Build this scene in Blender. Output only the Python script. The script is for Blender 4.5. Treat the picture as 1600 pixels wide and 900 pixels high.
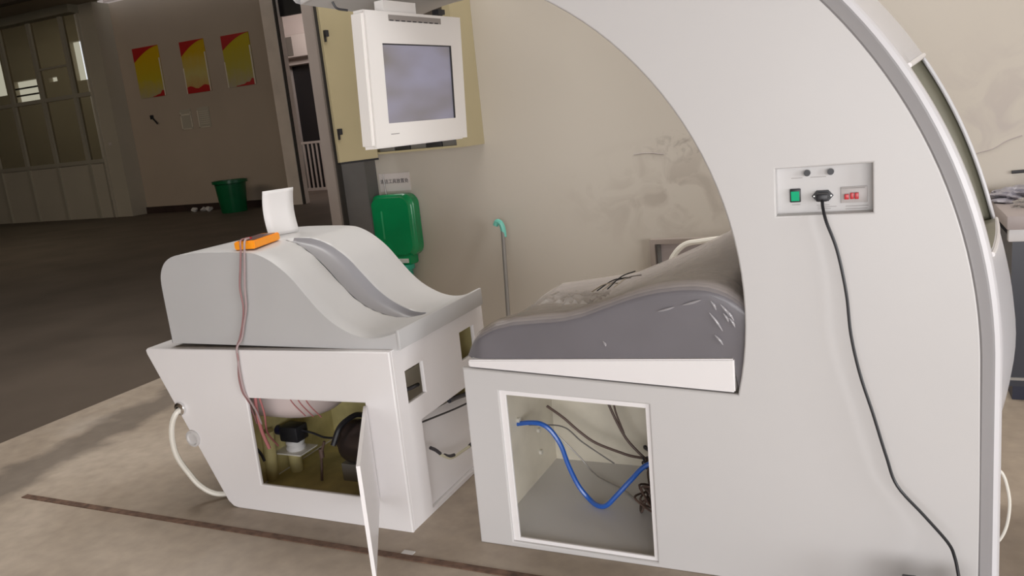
import bpy, bmesh, math, random
from mathutils import Vector, Matrix
random.seed(7)
PI = math.pi
S = bpy.context.scene
C = S.collection
for o in list(bpy.data.objects): bpy.data.objects.remove(o)

# ------------------------------------------------------------------ camera
cd = bpy.data.cameras.new('camera'); cam = bpy.data.objects.new('camera', cd); C.objects.link(cam)
cd.sensor_width = 36; cd.lens = 1243/1600*36; cd.clip_end = 200
pitch, roll, yaw = math.radians(11.76), math.radians(-5.78), math.radians(25.27)
F = Vector((-math.sin(yaw)*math.cos(pitch), math.cos(yaw)*math.cos(pitch), -math.sin(pitch)))
R0 = Vector((math.cos(yaw), math.sin(yaw), 0)); U0 = R0.cross(F)
R1 = R0*math.cos(roll)+U0*math.sin(roll); U1 = -R0*math.sin(roll)+U0*math.cos(roll)
cam.matrix_world = Matrix(((R1.x, U1.x, -F.x, 0), (R1.y, U1.y, -F.y, 0), (R1.z, U1.z, -F.z, 1.45), (0, 0, 0, 1)))
S.camera = cam

# ------------------------------------------------------------------ light
w = bpy.data.worlds.new('sky'); S.world = w; w.use_nodes = True
w.node_tree.nodes['Background'].inputs[0].default_value = (0.93, 0.96, 1.0, 1)
w.node_tree.nodes['Background'].inputs[1].default_value = 0.9
def area(name, loc, target, sx, sy, power, col=(1, 1, 1)):
    l = bpy.data.lights.new(name, 'AREA'); l.shape = 'RECTANGLE'; l.size = sx; l.size_y = sy; l.energy = power; l.color = col
    o = bpy.data.objects.new(name, l); C.objects.link(o); o.location = loc
    o.rotation_euler = (Vector(target)-Vector(loc)).to_track_quat('-Z', 'Y').to_euler()
    return o
area('side_gate_daylight', (8.6, -2.1, 1.6), (-1.5, 2.4, 0.3), 3.8, 2.8, 400, (0.98, 0.985, 1.0))
area('front_gate_daylight', (1.6, -3.9, 1.15), (-1.6, 2.3, 0.3), 5.8, 2.1, 290, (1.0, 0.985, 0.99))
area('roof_light', (-2.6, 3.55, 5.3), (-2.6, 3.5, 0), 6.0, 1.7, 240, (1.0, 0.975, 0.95))
area('hall_fill', (-16.0, 6.3, 5.1), (-16.5, 10.5, 0), 7.0, 3.0, 165, (1.0, 0.88, 0.72))  # added lamp that lifts the dim hall, no fixture there
area('back_room_fill', (-26, 18.5, 7.2), (-26, 18.6, 0), 8.0, 3.0, 75, (1.0, 0.93, 0.78))  # unseen lamp added to brighten the room behind the glass
area('side_room_light', (-13.6, 17.2, 5.2), (-15.0, 20, 2.0), 3.0, 1.5, 130, (1.0, 0.93, 0.9))
S.view_settings.view_transform = 'Standard'; S.view_settings.look = 'None'
S.view_settings.gamma = 1; S.view_settings.use_curve_mapping = False
S.view_settings.exposure = -0.05

# ------------------------------------------------------------------ materials
def mat(name, col, rough=0.5, metal=0.0, var=0.0, scale=6, bump=0.0, coat=0.0, spec=0.5, trans=0.0, alpha=1.0, emit=None, es=0):
    m = bpy.data.materials.new(name); m.use_nodes = True
    nt = m.node_tree; b = nt.nodes['Principled BSDF']
    b.inputs['Base Color'].default_value = (*col, 1); b.inputs['Roughness'].default_value = rough
    b.inputs['Metallic'].default_value = metal; b.inputs['Coat Weight'].default_value = coat
    b.inputs['Specular IOR Level'].default_value = spec
    b.inputs['Transmission Weight'].default_value = trans; b.inputs['Alpha'].default_value = alpha
    if emit: b.inputs['Emission Color'].default_value = (*emit, 1); b.inputs['Emission Strength'].default_value = es
    tc = nt.nodes.new('ShaderNodeTexCoord'); n = nt.nodes.new('ShaderNodeTexNoise')
    n.inputs['Scale'].default_value = scale; n.inputs['Detail'].default_value = 5
    nt.links.new(tc.outputs['Object'], n.inputs['Vector'])
    if var > 0:
        r = nt.nodes.new('ShaderNodeValToRGB')
        r.color_ramp.elements[0].position = 0.3; r.color_ramp.elements[1].position = 0.7
        r.color_ramp.elements[0].color = (*[c*(1-var) for c in col], 1)
        r.color_ramp.elements[1].color = (*[min(1, c*(1+var)) for c in col], 1)
        nt.links.new(n.outputs['Fac'], r.inputs['Fac']); nt.links.new(r.outputs['Color'], b.inputs['Base Color'])
    if bump > 0:
        bp = nt.nodes.new('ShaderNodeBump'); bp.inputs['Strength'].default_value = bump; bp.inputs['Distance'].default_value = 0.02
        nt.links.new(n.outputs['Fac'], bp.inputs['Height']); nt.links.new(bp.outputs['Normal'], b.inputs['Normal'])
    return m
M = {}
M['white'] = mat('white_gelcoat', (0.78, 0.755, 0.755), 0.38, var=0.015, scale=3, bump=0.01)
M['panel'] = mat('panel_gelcoat', (0.55, 0.535, 0.53), 0.42, var=0.015, scale=2, bump=0.01)
M['rim'] = mat('satin_rim', (0.27, 0.26, 0.265), 0.35, var=0.02, scale=3)
M['shell'] = mat('shell_gelcoat', (0.62, 0.61, 0.63), 0.3, var=0.01, scale=3)
M['grey'] = mat('grey_gelcoat', (0.50, 0.495, 0.495), 0.38, var=0.02, scale=4)
M['groove'] = mat('groove_grey', (0.27, 0.265, 0.28), 0.35, var=0.02, scale=4)  # groove floor in a darker grey than the saddle
M['olive'] = mat('raw_fibreglass', (0.56, 0.49, 0.23), 0.55, var=0.22, scale=9, bump=0.15)
M['darkolive'] = mat('shell_lining', (0.20, 0.19, 0.14), 0.5, var=0.1, scale=5)
M['inner'] = mat('cabinet_lining', (0.74, 0.69, 0.58), 0.3, var=0.12, scale=5, bump=0.03)
M['cushion'] = mat('slate_leatherette', (0.125, 0.12, 0.14), 0.42, var=0.08, scale=5, bump=0.12, coat=0.25)
M['black'] = mat('black_plastic', (0.018, 0.018, 0.022), 0.4)
M['motor'] = mat('motor_cast', (0.09, 0.07, 0.065), 0.3, metal=0.7)
M['steel'] = mat('steel', (0.55, 0.53, 0.5), 0.3, metal=1.0)
M['chrome'] = mat('chrome', (0.8, 0.8, 0.8), 0.12, metal=1.0)
M['blue'] = mat('blue_hose', (0.02, 0.12, 0.52), 0.3, coat=0.3)
M['brownwire'] = mat('brown_wire', (0.12, 0.075, 0.06), 0.5)
M['redwire'] = mat('pink_red_wire', (0.42, 0.15, 0.15), 0.5)
M['greywire'] = mat('grey_pink_wire', (0.36, 0.27, 0.27), 0.5)
M['hosewhite'] = mat('white_hose', (0.72, 0.69, 0.62), 0.35)
M['hosegrip'] = mat('yellowish_sleeve', (0.60, 0.57, 0.42), 0.4)
M['green'] = mat('green_plastic', (0.0, 0.26, 0.085), 0.22, var=0.12, scale=4, coat=0.3)
M['greendark'] = mat('dark_green_plastic', (0.0, 0.11, 0.035), 0.3, var=0.1, scale=4)
M['mint'] = mat('mint_plastic', (0.16, 0.52, 0.43), 0.35)
M['pole'] = mat('grey_pole', (0.30, 0.285, 0.27), 0.35, metal=0.5)
M['cream'] = mat('cream_enamel', (0.42, 0.36, 0.22), 0.4, var=0.03, scale=3)
M['monitor'] = mat('monitor_plastic', (0.88, 0.85, 0.82), 0.35)
M['orange'] = mat('orange_plastic', (0.95, 0.33, 0.01), 0.35)
M['red'] = mat('red_plastic', (0.55, 0.03, 0.04), 0.3)
M['paper'] = mat('paper', (0.62, 0.60, 0.58), 0.8)
M['card'] = mat('white_card', (0.70, 0.685, 0.68), 0.5)
M['ink'] = mat('ink', (0.05, 0.045, 0.05), 0.7)
M['faintink'] = mat('faint_print', (0.33, 0.31, 0.30), 0.7)
M['jamb'] = mat('painted_jamb', (0.84, 0.72, 0.62), 0.5, var=0.08, scale=2)
M['jambdark'] = mat('dark_rubber', (0.04, 0.035, 0.03), 0.6)
M['column'] = mat('light_steel_column', (0.34, 0.29, 0.26), 0.4, metal=0.1, var=0.05, scale=3)
M['darkpost'] = mat('dark_grey_panel', (0.13, 0.125, 0.12), 0.5, var=0.15, scale=3)
M['aluminium'] = mat('aluminium_frame', (0.42, 0.38, 0.30), 0.4, metal=0.2)
M['hallwall'] = mat('hall_plaster', (0.46, 0.37, 0.29), 0.8, var=0.05, scale=0.7)
M['hallwall2'] = mat('hall_partition_panel', (0.44, 0.39, 0.31), 0.6, var=0.04, scale=1)
M['roomwall'] = mat('side_room_plaster', (0.66, 0.57, 0.53), 0.8, var=0.04, scale=1)
M['skirt'] = mat('dark_skirting', (0.035, 0.018, 0.014), 0.6, var=0.3, scale=3)
M['ceiling'] = mat('ceiling_sheet', (0.30, 0.25, 0.18), 0.7, var=0.1, scale=1)
M['beam'] = mat('ceiling_beam', (0.28, 0.25, 0.18), 0.6, var=0.1, scale=1)
M['darkbeam'] = mat('dark_beam', (0.05, 0.035, 0.025), 0.6)
M['darkvoid'] = mat('near_black', (0.012, 0.011, 0.013), 0.4)
M['benchtop'] = mat('bench_top', (0.36, 0.31, 0.30), 0.4, var=0.08, scale=5)
M['benchwhite'] = mat('bench_edge', (0.62, 0.60, 0.60), 0.4)
M['benchdark'] = mat('bench_front', (0.032, 0.034, 0.045), 0.3)
M['acunit'] = mat('air_conditioner_plastic', (0.55, 0.48, 0.44), 0.5)
M['acdark'] = mat('air_conditioner_grille', (0.16, 0.14, 0.12), 0.5)
M['rust'] = mat('rusty_channel', (0.13, 0.075, 0.05), 0.8, var=0.45, scale=25, bump=0.3)
M['trunk'] = mat('brass_pin', (0.6, 0.5, 0.2), 0.3, metal=1)
M['rocker'] = mat('lit_green_rocker', (0.0, 0.22, 0.10), 0.25, emit=(0.02, 0.8, 0.4), es=0.25)
M['mint2'] = mat('teal_translucent_cap', (0.03, 0.36, 0.24), 0.25)
M['purplebag'] = mat('purplish_grey_bag', (0.30, 0.285, 0.32), 0.3, var=0.3, scale=20, bump=0.4)

def glass(name, tint, alpha, rough=0.05):
    m = bpy.data.materials.new(name); m.use_nodes = True; nt = m.node_tree
    for n in list(nt.nodes): nt.nodes.remove(n)
    out = nt.nodes.new('ShaderNodeOutputMaterial'); mx = nt.nodes.new('ShaderNodeMixShader')
    t = nt.nodes.new('ShaderNodeBsdfTransparent'); t.inputs[0].default_value = (*tint, 1)
    g = nt.nodes.new('ShaderNodeBsdfGlossy'); g.inputs['Roughness'].default_value = rough; g.inputs[0].default_value = (0.8, 0.8, 0.8, 1)
    mx.inputs[0].default_value = alpha
    nt.links.new(t.outputs[0], mx.inputs[1]); nt.links.new(g.outputs[0], mx.inputs[2]); nt.links.new(mx.outputs[0], out.inputs[0])
    return m
M['glass'] = glass('tinted_glass', (0.75, 0.72, 0.62), 0.07, 0.15)

def wrap_mat():
    m = bpy.data.materials.new('clear_plastic_film'); m.use_nodes = True; nt = m.node_tree; b = nt.nodes['Principled BSDF']
    b.inputs['Base Color'].default_value = (0.48, 0.43, 0.40, 1); b.inputs['Roughness'].default_value = 0.22
    tc = nt.nodes.new('ShaderNodeTexCoord'); mp = nt.nodes.new('ShaderNodeMapping')
    mp.inputs['Rotation'].default_value = (0.4, 0.9, 0.5); mp.inputs['Scale'].default_value = (1, 2.2, 5)
    n = nt.nodes.new('ShaderNodeTexNoise'); n.inputs['Scale'].default_value = 4; n.inputs['Detail'].default_value = 4; n.inputs['Distortion'].default_value = 0.8
    nt.links.new(tc.outputs['Object'], mp.inputs[0]); nt.links.new(mp.outputs[0], n.inputs['Vector'])
    bp = nt.nodes.new('ShaderNodeBump'); bp.inputs['Strength'].default_value = 0.4; bp.inputs['Distance'].default_value = 0.02
    nt.links.new(n.outputs['Fac'], bp.inputs['Height']); nt.links.new(bp.outputs['Normal'], b.inputs['Normal'])
    # the film is dusty where it lies flat, clear where it hangs
    geo = nt.nodes.new('ShaderNodeNewGeometry'); sp = nt.nodes.new('ShaderNodeSeparateXYZ'); nt.links.new(geo.outputs['True Normal'], sp.inputs[0])
    mr = nt.nodes.new('ShaderNodeMapRange'); mr.inputs[1].default_value = 0.25; mr.inputs[2].default_value = 0.85
    mr.inputs[3].default_value = 0.10; mr.inputs[4].default_value = 0.72
    nt.links.new(sp.outputs[2], mr.inputs[0]); nt.links.new(mr.outputs[0], b.inputs['Alpha'])
    return m
M['wrap'] = wrap_mat()
M['foldglint'] = mat('fold_glint', (0.50, 0.48, 0.50), 0.2, alpha=0.45, coat=1.0)  # pale folds stand for highlights on the wrinkled film
M['film'] = mat('crumpled_film', (0.62, 0.58, 0.54), 0.2, alpha=0.4, bump=0.5, scale=30)

def concrete():
    m = bpy.data.materials.new('stained_concrete'); m.use_nodes = True; nt = m.node_tree; b = nt.nodes['Principled BSDF']
    b.inputs['Roughness'].default_value = 0.62
    tc = nt.nodes.new('ShaderNodeTexCoord')
    def noise(sc, det, dist=0.0):
        n = nt.nodes.new('ShaderNodeTexNoise'); n.inputs['Scale'].default_value = sc; n.inputs['Detail'].default_value = det
        n.inputs['Distortion'].default_value = dist; nt.links.new(tc.outputs['Object'], n.inputs['Vector']); return n
    n1 = noise(1.3, 6, 0.6); n2 = noise(14, 6); n3 = noise(0.6, 3, 1.5)
    r1 = nt.nodes.new('ShaderNodeValToRGB'); e = r1.color_ramp.elements
    e[0].position = 0.32; e[0].color = (0.31, 0.25, 0.192, 1); e[1].position = 0.7; e[1].color = (0.44, 0.37, 0.30, 1)
    nt.links.new(n1.outputs['Fac'], r1.inputs[0])
    mx = nt.nodes.new('ShaderNodeMixRGB'); mx.blend_type = 'OVERLAY'; mx.inputs[0].default_value = 0.25
    nt.links.new(r1.outputs[0], mx.inputs[1]); nt.links.new(n2.outputs['Fac'], mx.inputs[2])
    r3 = nt.nodes.new('ShaderNodeValToRGB'); r3.color_ramp.elements[0].position = 0.6; r3.color_ramp.elements[1].position = 0.72
    r3.color_ramp.elements[0].color = (0, 0, 0, 1); r3.color_ramp.elements[1].color = (0.35, 0.35, 0.35, 1)
    nt.links.new(n3.outputs['Fac'], r3.inputs[0])
    mx2 = nt.nodes.new('ShaderNodeMixRGB'); mx2.inputs[2].default_value = (0.50, 0.45, 0.40, 1)
    nt.links.new(r3.outputs[0], mx2.inputs[0]); nt.links.new(mx.outputs[0], mx2.inputs[1])
    # damp dark streak along x = -3.85
    sp = nt.nodes.new('ShaderNodeSeparateXYZ'); nt.links.new(tc.outputs['Object'], sp.inputs[0])
    a = nt.nodes.new('ShaderNodeMath'); a.operation = 'MULTIPLY_ADD'; a.inputs[1].default_value = 0.14; a.inputs[2].default_value = 3.5
    nt.links.new(sp.outputs[1], a.inputs[0])
    b2 = nt.nodes.new('ShaderNodeMath'); b2.operation = 'ADD'; nt.links.new(a.outputs[0], b2.inputs[0]); nt.links.new(sp.outputs[0], b2.inputs[1])
    nn = nt.nodes.new('ShaderNodeMath'); nn.operation = 'MULTIPLY_ADD'; nn.inputs[1].default_value = 0.35; nn.inputs[2].default_value = -0.17
    nt.links.new(noise(5, 4).outputs['Fac'], nn.inputs[0])
    b3 = nt.nodes.new('ShaderNodeMath'); b3.operation = 'ADD'; nt.links.new(b2.outputs[0], b3.inputs[0]); nt.links.new(nn.outputs[0], b3.inputs[1])
    ab = nt.nodes.new('ShaderNodeMath'); ab.operation = 'ABSOLUTE'; nt.links.new(b3.outputs[0], ab.inputs[0])
    mr = nt.nodes.new('ShaderNodeMapRange'); mr.inputs[1].default_value = 0.09; mr.inputs[2].default_value = 0.2; mr.inputs[3].default_value = 0.62; mr.inputs[4].default_value = 0.0
    nt.links.new(ab.outputs[0], mr.inputs[0])
    mx3 = nt.nodes.new('ShaderNodeMixRGB'); mx3.inputs[2].default_value = (0.10, 0.082, 0.068, 1)
    nt.links.new(mr.outputs[0], mx3.inputs[0]); nt.links.new(mx2.outputs[0], mx3.inputs[1])
    nt.links.new(mx3.outputs[0], b.inputs['Base Color'])
    bp = nt.nodes.new('ShaderNodeBump'); bp.inputs['Strength'].default_value = 0.12; bp.inputs['Distance'].default_value = 0.01
    nt.links.new(n2.outputs['Fac'], bp.inputs['Height']); nt.links.new(bp.outputs['Normal'], b.inputs['Normal'])
    return m
M['concrete'] = concrete()
M['hallfloor'] = mat('dark_hall_floor', (0.12, 0.095, 0.075), 0.55, var=0.18, scale=1.2, spec=0.25)  # hall slabs in a darker colour than the near floor

def plaster():
    m = bpy.data.materials.new('scuffed_plaster'); m.use_nodes = True; nt = m.node_tree; b = nt.nodes['Principled BSDF']
    b.inputs['Roughness'].default_value = 0.8
    tc = nt.nodes.new('ShaderNodeTexCoord')
    n1 = nt.nodes.new('ShaderNodeTexNoise'); n1.inputs['Scale'].default_value = 1.0; n1.inputs['Detail'].default_value = 3
    nt.links.new(tc.outputs['Object'], n1.inputs['Vector'])
    r1 = nt.nodes.new('ShaderNodeValToRGB'); r1.color_ramp.elements[0].color = (0.50, 0.455, 0.39, 1); r1.color_ramp.elements[1].color = (0.56, 0.515, 0.455, 1)
    nt.links.new(n1.outputs['Fac'], r1.inputs[0])
    prev = r1.outputs[0]
    def stain(cx, cz, rx, rz, sc, thr, col, amt):
        nonlocal prev
        mp = nt.nodes.new('ShaderNodeMapping'); mp.vector_type = 'TEXTURE'
        mp.inputs['Location'].default_value = (cx, 4.6, cz); mp.inputs['Scale'].default_value = (rx, 1, rz)
        nt.links.new(tc.outputs['Object'], mp.inputs[0])
        g = nt.nodes.new('ShaderNodeTexGradient'); g.gradient_type = 'SPHERICAL'; nt.links.new(mp.outputs[0], g.inputs[0])
        n = nt.nodes.new('ShaderNodeTexNoise'); n.inputs['Scale'].default_value = sc; n.inputs['Detail'].default_value = 8; n.inputs['Distortion'].default_value = 1.2
        nt.links.new(tc.outputs['Object'], n.inputs['Vector'])
        r = nt.nodes.new('ShaderNodeMapRange'); r.inputs[1].default_value = thr; r.inputs[2].default_value = thr+0.16
        nt.links.new(n.outputs['Fac'], r.inputs[0])
        mu = nt.nodes.new('ShaderNodeMath'); mu.operation = 'MULTIPLY'; nt.links.new(g.outputs['Fac'], mu.inputs[0]); nt.links.new(r.outputs[0], mu.inputs[1])
        mu2 = nt.nodes.new('ShaderNodeMath'); mu2.operation = 'MULTIPLY'; mu2.inputs[1].default_value = amt; mu2.use_clamp = True; nt.links.new(mu.outputs[0], mu2.inputs[0])
        mx = nt.nodes.new('ShaderNodeMixRGB'); mx.inputs[2].default_value = (*col, 1)
        nt.links.new(mu2.outputs[0], mx.inputs[0]); nt.links.new(prev, mx.inputs[1]); prev = mx.outputs[0]
    stain(-1.05, 0.95, 0.8, 0.36, 5, 0.45, (0.36, 0.31, 0.265), 0.75)
    stain(-0.85, 1.22, 0.45, 0.12, 14, 0.52, (0.28, 0.24, 0.21), 1.1)
    stain(0.6, 1.2, 0.7, 0.5, 5, 0.5, (0.44, 0.39, 0.36), 0.8)
    nt.links.new(prev, b.inputs['Base Color'])
    return m
M['plaster'] = plaster()

def poster_mat(name, top, mid, bot):
    m = bpy.data.materials.new(name); m.use_nodes = True; nt = m.node_tree; b = nt.nodes['Principled BSDF']; b.inputs['Roughness'].default_value = 0.4
    tc = nt.nodes.new('ShaderNodeTexCoord'); sp = nt.nodes.new('ShaderNodeSeparateXYZ'); nt.links.new(tc.outputs['Generated'], sp.inputs[0])
    n = nt.nodes.new('ShaderNodeTexNoise'); n.inputs['Scale'].default_value = 5; nt.links.new(tc.outputs['Generated'], n.inputs['Vector'])
    a = nt.nodes.new('ShaderNodeMath'); a.operation = 'MULTIPLY_ADD'; a.inputs[1].default_value = 0.3; nt.links.new(n.outputs['Fac'], a.inputs[0]); nt.links.new(sp.outputs[2], a.inputs[2])
    r = nt.nodes.new('ShaderNodeValToRGB'); e = r.color_ramp.elements
    e[0].position = 0.12; e[0].color = (*bot, 1); e[1].position = 0.95; e[1].color = (*top, 1)
    x = e.new(0.5); x.color = (*mid, 1)
    nt.links.new(a.outputs[0], r.inputs[0]); nt.links.new(r.outputs[0], b.inputs['Base Color']); return m
P1 = poster_mat('poster_print_a', (0.62, 0.38, 0.0), (0.55, 0.42, 0.02), (0.42, 0.36, 0.22))
P2 = poster_mat('poster_print_b', (0.58, 0.36, 0.0), (0.55, 0.46, 0.16), (0.52, 0.22, 0.08))
P3 = poster_mat('poster_print_c', (0.50, 0.38, 0.0), (0.45, 0.38, 0.06), (0.42, 0.35, 0.26))
M['posterred'] = mat('poster_red', (0.45, 0.012, 0.012), 0.4)
M['posteredge'] = mat('poster_edge_highlight', (0.7, 0.62, 0.5), 0.4)

def screen_mat():
    m = bpy.data.materials.new('grey_screen_glass'); m.use_nodes = True; nt = m.node_tree; b = nt.nodes['Principled BSDF']
    b.inputs['Roughness'].default_value = 0.16; b.inputs['Coat Weight'].default_value = 0.6
    tc = nt.nodes.new('ShaderNodeTexCoord'); n = nt.nodes.new('ShaderNodeTexNoise'); n.inputs['Scale'].default_value = 4.5; n.inputs['Detail'].default_value = 1.5
    mp = nt.nodes.new('ShaderNodeMapping'); mp.inputs['Scale'].default_value = (1, 0.7, 1.8)
    nt.links.new(tc.outputs['Object'], mp.inputs[0]); nt.links.new(mp.outputs[0], n.inputs['Vector'])
    r = nt.nodes.new('ShaderNodeValToRGB'); e = r.color_ramp.elements
    e[0].position = 0.35; e[0].color = (0.17, 0.155, 0.155, 1); e[1].position = 0.68; e[1].color = (0.25, 0.245, 0.33, 1)
    nt.links.new(n.outputs['Fac'], r.inputs[0]); nt.links.new(r.outputs[0], b.inputs['Base Color'])
    nt.links.new(r.outputs[0], b.inputs['Emission Color']); b.inputs['Emission Strength'].default_value = 0.35
    return m
M['screen'] = screen_mat()

# ------------------------------------------------------------------ helpers
def props(o, label=None, cat=None, group=None, kind=None):
    if label: o['label'] = label
    if cat: o['category'] = cat
    if group: o['group'] = group
    if kind: o['kind'] = kind
    return o
def link(name, me, m, parent=None, smooth=False):
    o = bpy.data.objects.new(name, me); C.objects.link(o)
    if m is not None and not me.materials: me.materials.append(m)
    if smooth:
        for p in me.polygons: p.use_smooth = True
        try: me.set_sharp_from_angle(angle=math.radians(38))
        except Exception: pass
    if parent is not None:
        o.parent = parent
        if parent.type == 'EMPTY': o.location = -parent.location
    return o
def mk(name, bm, m, parent=None, smooth=False):
    bmesh.ops.recalc_face_normals(bm, faces=bm.faces[:])
    me = bpy.data.meshes.new(name); bm.to_mesh(me); bm.free()
    return link(name, me, m, parent, smooth)
def thing(name, loc, label, cat, group=None):
    o = bpy.data.objects.new(name, None); C.objects.link(o); o.location = loc; o.empty_display_size = 0.1
    return props(o, label, cat, group)
def abox(bm, x0, x1, y0, y1, z0, z1, bev=0.0):
    vs = [bm.verts.new((x, y, z)) for x in (x0, x1) for y in (y0, y1) for z in (z0, z1)]
    fs = [(0, 1, 3, 2), (4, 6, 7, 5), (0, 4, 5, 1), (2, 3, 7, 6), (0, 2, 6, 4), (1, 5, 7, 3)]
    fl = [bm.faces.new([vs[i] for i in f]) for f in fs]
    if bev > 0:
        es = set(e for f in fl for e in f.edges)
        bmesh.ops.bevel(bm, geom=list(es), offset=bev, segments=2, affect='EDGES', profile=0.5)
    return vs
def box(name, m, x0, x1, y0, y1, z0, z1, parent=None, bev=0.0):
    bm = bmesh.new(); abox(bm, x0, x1, y0, y1, z0, z1, bev); return mk(name, bm, m, parent, smooth=bev > 0)
def struct(name, m, x0, x1, y0, y1, z0, z1): return props(box(name, m, x0, x1, y0, y1, z0, z1), kind='structure')
def catmull(pts, n=8):
    P = [Vector(p) for p in pts]
    if len(P) < 3: return P
    P = [2*P[0]-P[1]]+P+[2*P[-1]-P[-2]]; out = []
    for i in range(1, len(P)-2):
        a, b, c, d = P[i-1:i+3]
        for k in range(n):
            t = k/n
            out.append(0.5*((2*b)+(-a+c)*t+(2*a-5*b+4*c-d)*t*t+(-a+3*b-3*c+d)*t**3))
    out.append(P[-2]); return out
def tube(bm, pts, r, seg=8, cap=True):
    n = len(pts); prev = None; rings = []
    for i, p in enumerate(pts):
        t = (pts[min(i+1, n-1)]-pts[max(i-1, 0)]).normalized()
        if prev is None:
            a = Vector((0, 0, 1)) if abs(t.z) < 0.9 else Vector((1, 0, 0)); u = t.cross(a).normalized()
        else:
            u = (prev-t*prev.dot(t)).normalized()
        prev = u; v = t.cross(u); rr = r[i] if isinstance(r, (list, tuple)) else r
        rings.append([bm.verts.new(p+(u*math.cos(2*PI*k/seg)+v*math.sin(2*PI*k/seg))*rr) for k in range(seg)])
    for a, b in zip(rings, rings[1:]):
        for k in range(seg): bm.faces.new((a[k], a[(k+1) % seg], b[(k+1) % seg], b[k]))
    if cap: bm.faces.new(rings[0][::-1]); bm.faces.new(rings[-1])
def hose(name, m, pts, r, parent=None, n=8, seg=8, smoothcurve=True):
    bm = bmesh.new(); tube(bm, catmull(pts, n) if smoothcurve else [Vector(p) for p in pts], r, seg); return mk(name, bm, m, parent, True)
def cyl(name, m, a, b, r, parent=None, seg=20, r2=None):
    bm = bmesh.new(); tube(bm, [Vector(a), Vector(b)], [r, r if r2 is None else r2], seg); return mk(name, bm, m, parent, True)
def lathe(bm, axis0, direction, prof, seg=24):
    d = Vector(direction).normalized(); a = Vector((0, 0, 1)) if abs(d.z) < 0.9 else Vector((1, 0, 0))
    u = d.cross(a).normalized(); v = d.cross(u); o = Vector(axis0); rings = []
    for r, h in prof:
        rings.append([bm.verts.new(o+d*h+(u*math.cos(2*PI*k/seg)+v*math.sin(2*PI*k/seg))*max(r, 1e-4)) for k in range(seg)])
    for p, q in zip(rings, rings[1:]):
        for k in range(seg): bm.faces.new((p[k], p[(k+1) % seg], q[(k+1) % seg], q[k]))
def turned(name, m, o, d, prof, parent=None, seg=24):
    bm = bmesh.new(); lathe(bm, o, d, prof, seg); return mk(name, bm, m, parent, True)
AX = {'xz': lambda u, v, w: (u, w, v), 'yz': lambda u, v, w: (w, u, v), 'xy': lambda u, v, w: (u, v, w)}
def plate(name, m, outer, holes, w0, w1, plane='xz', bev=0.004, parent=None, res=2):
    cu = bpy.data.curves.new('tmp', 'CURVE'); cu.dimensions = '2D'; cu.fill_mode = 'BOTH'
    for loop in [outer]+list(holes):
        sp = cu.splines.new('POLY'); sp.points.add(len(loop)-1); sp.use_cyclic_u = True
        for p, q in zip(sp.points, loop): p.co = (q[0], q[1], 0, 1)
    cu.extrude = max((w1-w0)/2-bev, 0.0005); cu.bevel_depth = bev; cu.bevel_resolution = res; cu.offset = -bev
    tmp = bpy.data.objects.new('tmp', cu); C.objects.link(tmp)
    dg = bpy.context.evaluated_depsgraph_get(); dg.update()
    me = bpy.data.meshes.new_from_object(tmp.evaluated_get(dg)); bpy.data.objects.remove(tmp); bpy.data.curves.remove(cu)
    wm = (w0+w1)/2
    for v in me.vertices: v.co = AX[plane](v.co.x, v.co.y, v.co.z+wm)
    me.name = name; me.materials.clear()
    bm = bmesh.new(); bm.from_mesh(me); bmesh.ops.remove_doubles(bm, verts=bm.verts[:], dist=1e-5); bmesh.ops.recalc_face_normals(bm, faces=bm.faces[:]); bm.to_mesh(me); bm.free()
    o = link(name, me, m, parent, True)
    ax = {'xz': 1, 'yz': 0, 'xy': 2}[plane]
    for p in me.polygons:
        if abs(p.normal[ax]) > 0.999: p.use_smooth = False
    return o
def rect(x0, x1, z0, z1): return [(x0, z0), (x1, z0), (x1, z1), (x0, z1)]
def rrect(x0, x1, z0, z1, r, n=6):
    out = []
    for cx, cz, a0 in ((x1-r, z0+r, -PI/2), (x1-r, z1-r, 0), (x0+r, z1-r, PI/2), (x0+r, z0+r, PI)):
        for k in range(n+1):
            a = a0+PI/2*k/n; out.append((cx+r*math.cos(a), cz+r*math.sin(a)))
    return out
def arc(cx, cz, r, a0, a1, n): return [(cx+r*math.cos(math.radians(a0+(a1-a0)*k/n)), cz+r*math.sin(math.radians(a0+(a1-a0)*k/n))) for k in range(n+1)]
def grid(bm, rows, close=False):
    V = [[bm.verts.new(p) for p in r] for r in rows]
    for a, b in zip(V, V[1:]):
        for k in range(len(a)-1): bm.faces.new((a[k], a[k+1], b[k+1], b[k]))
    return V
def interp(tab, x):
    if x <= tab[0][0]: return tab[0][1]
    for (a, b), (c, d) in zip(tab, tab[1:]):
        if x <= c: t = (x-a)/(c-a); return b+(d-b)*t
    return tab[-1][1]
def textobj(name, body, m, loc, size, parent=None, rot=(PI/2, 0, 0)):
    cu = bpy.data.curves.new('tmp', 'FONT'); cu.body = body; cu.size = size; cu.align_x = 'CENTER'; cu.align_y = 'CENTER'; cu.extrude = 0.0004
    tmp = bpy.data.objects.new('tmp', cu); C.objects.link(tmp); dg = bpy.context.evaluated_depsgraph_get(); dg.update()
    me = bpy.data.meshes.new_from_object(tmp.evaluated_get(dg)); bpy.data.objects.remove(tmp); bpy.data.curves.remove(cu)
    from mathutils import Euler
    me.transform(Matrix.Translation(loc) @ Euler(rot).to_matrix().to_4x4()); me.materials.clear(); me.name = name
    return link(name, me, m, parent)

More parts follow.
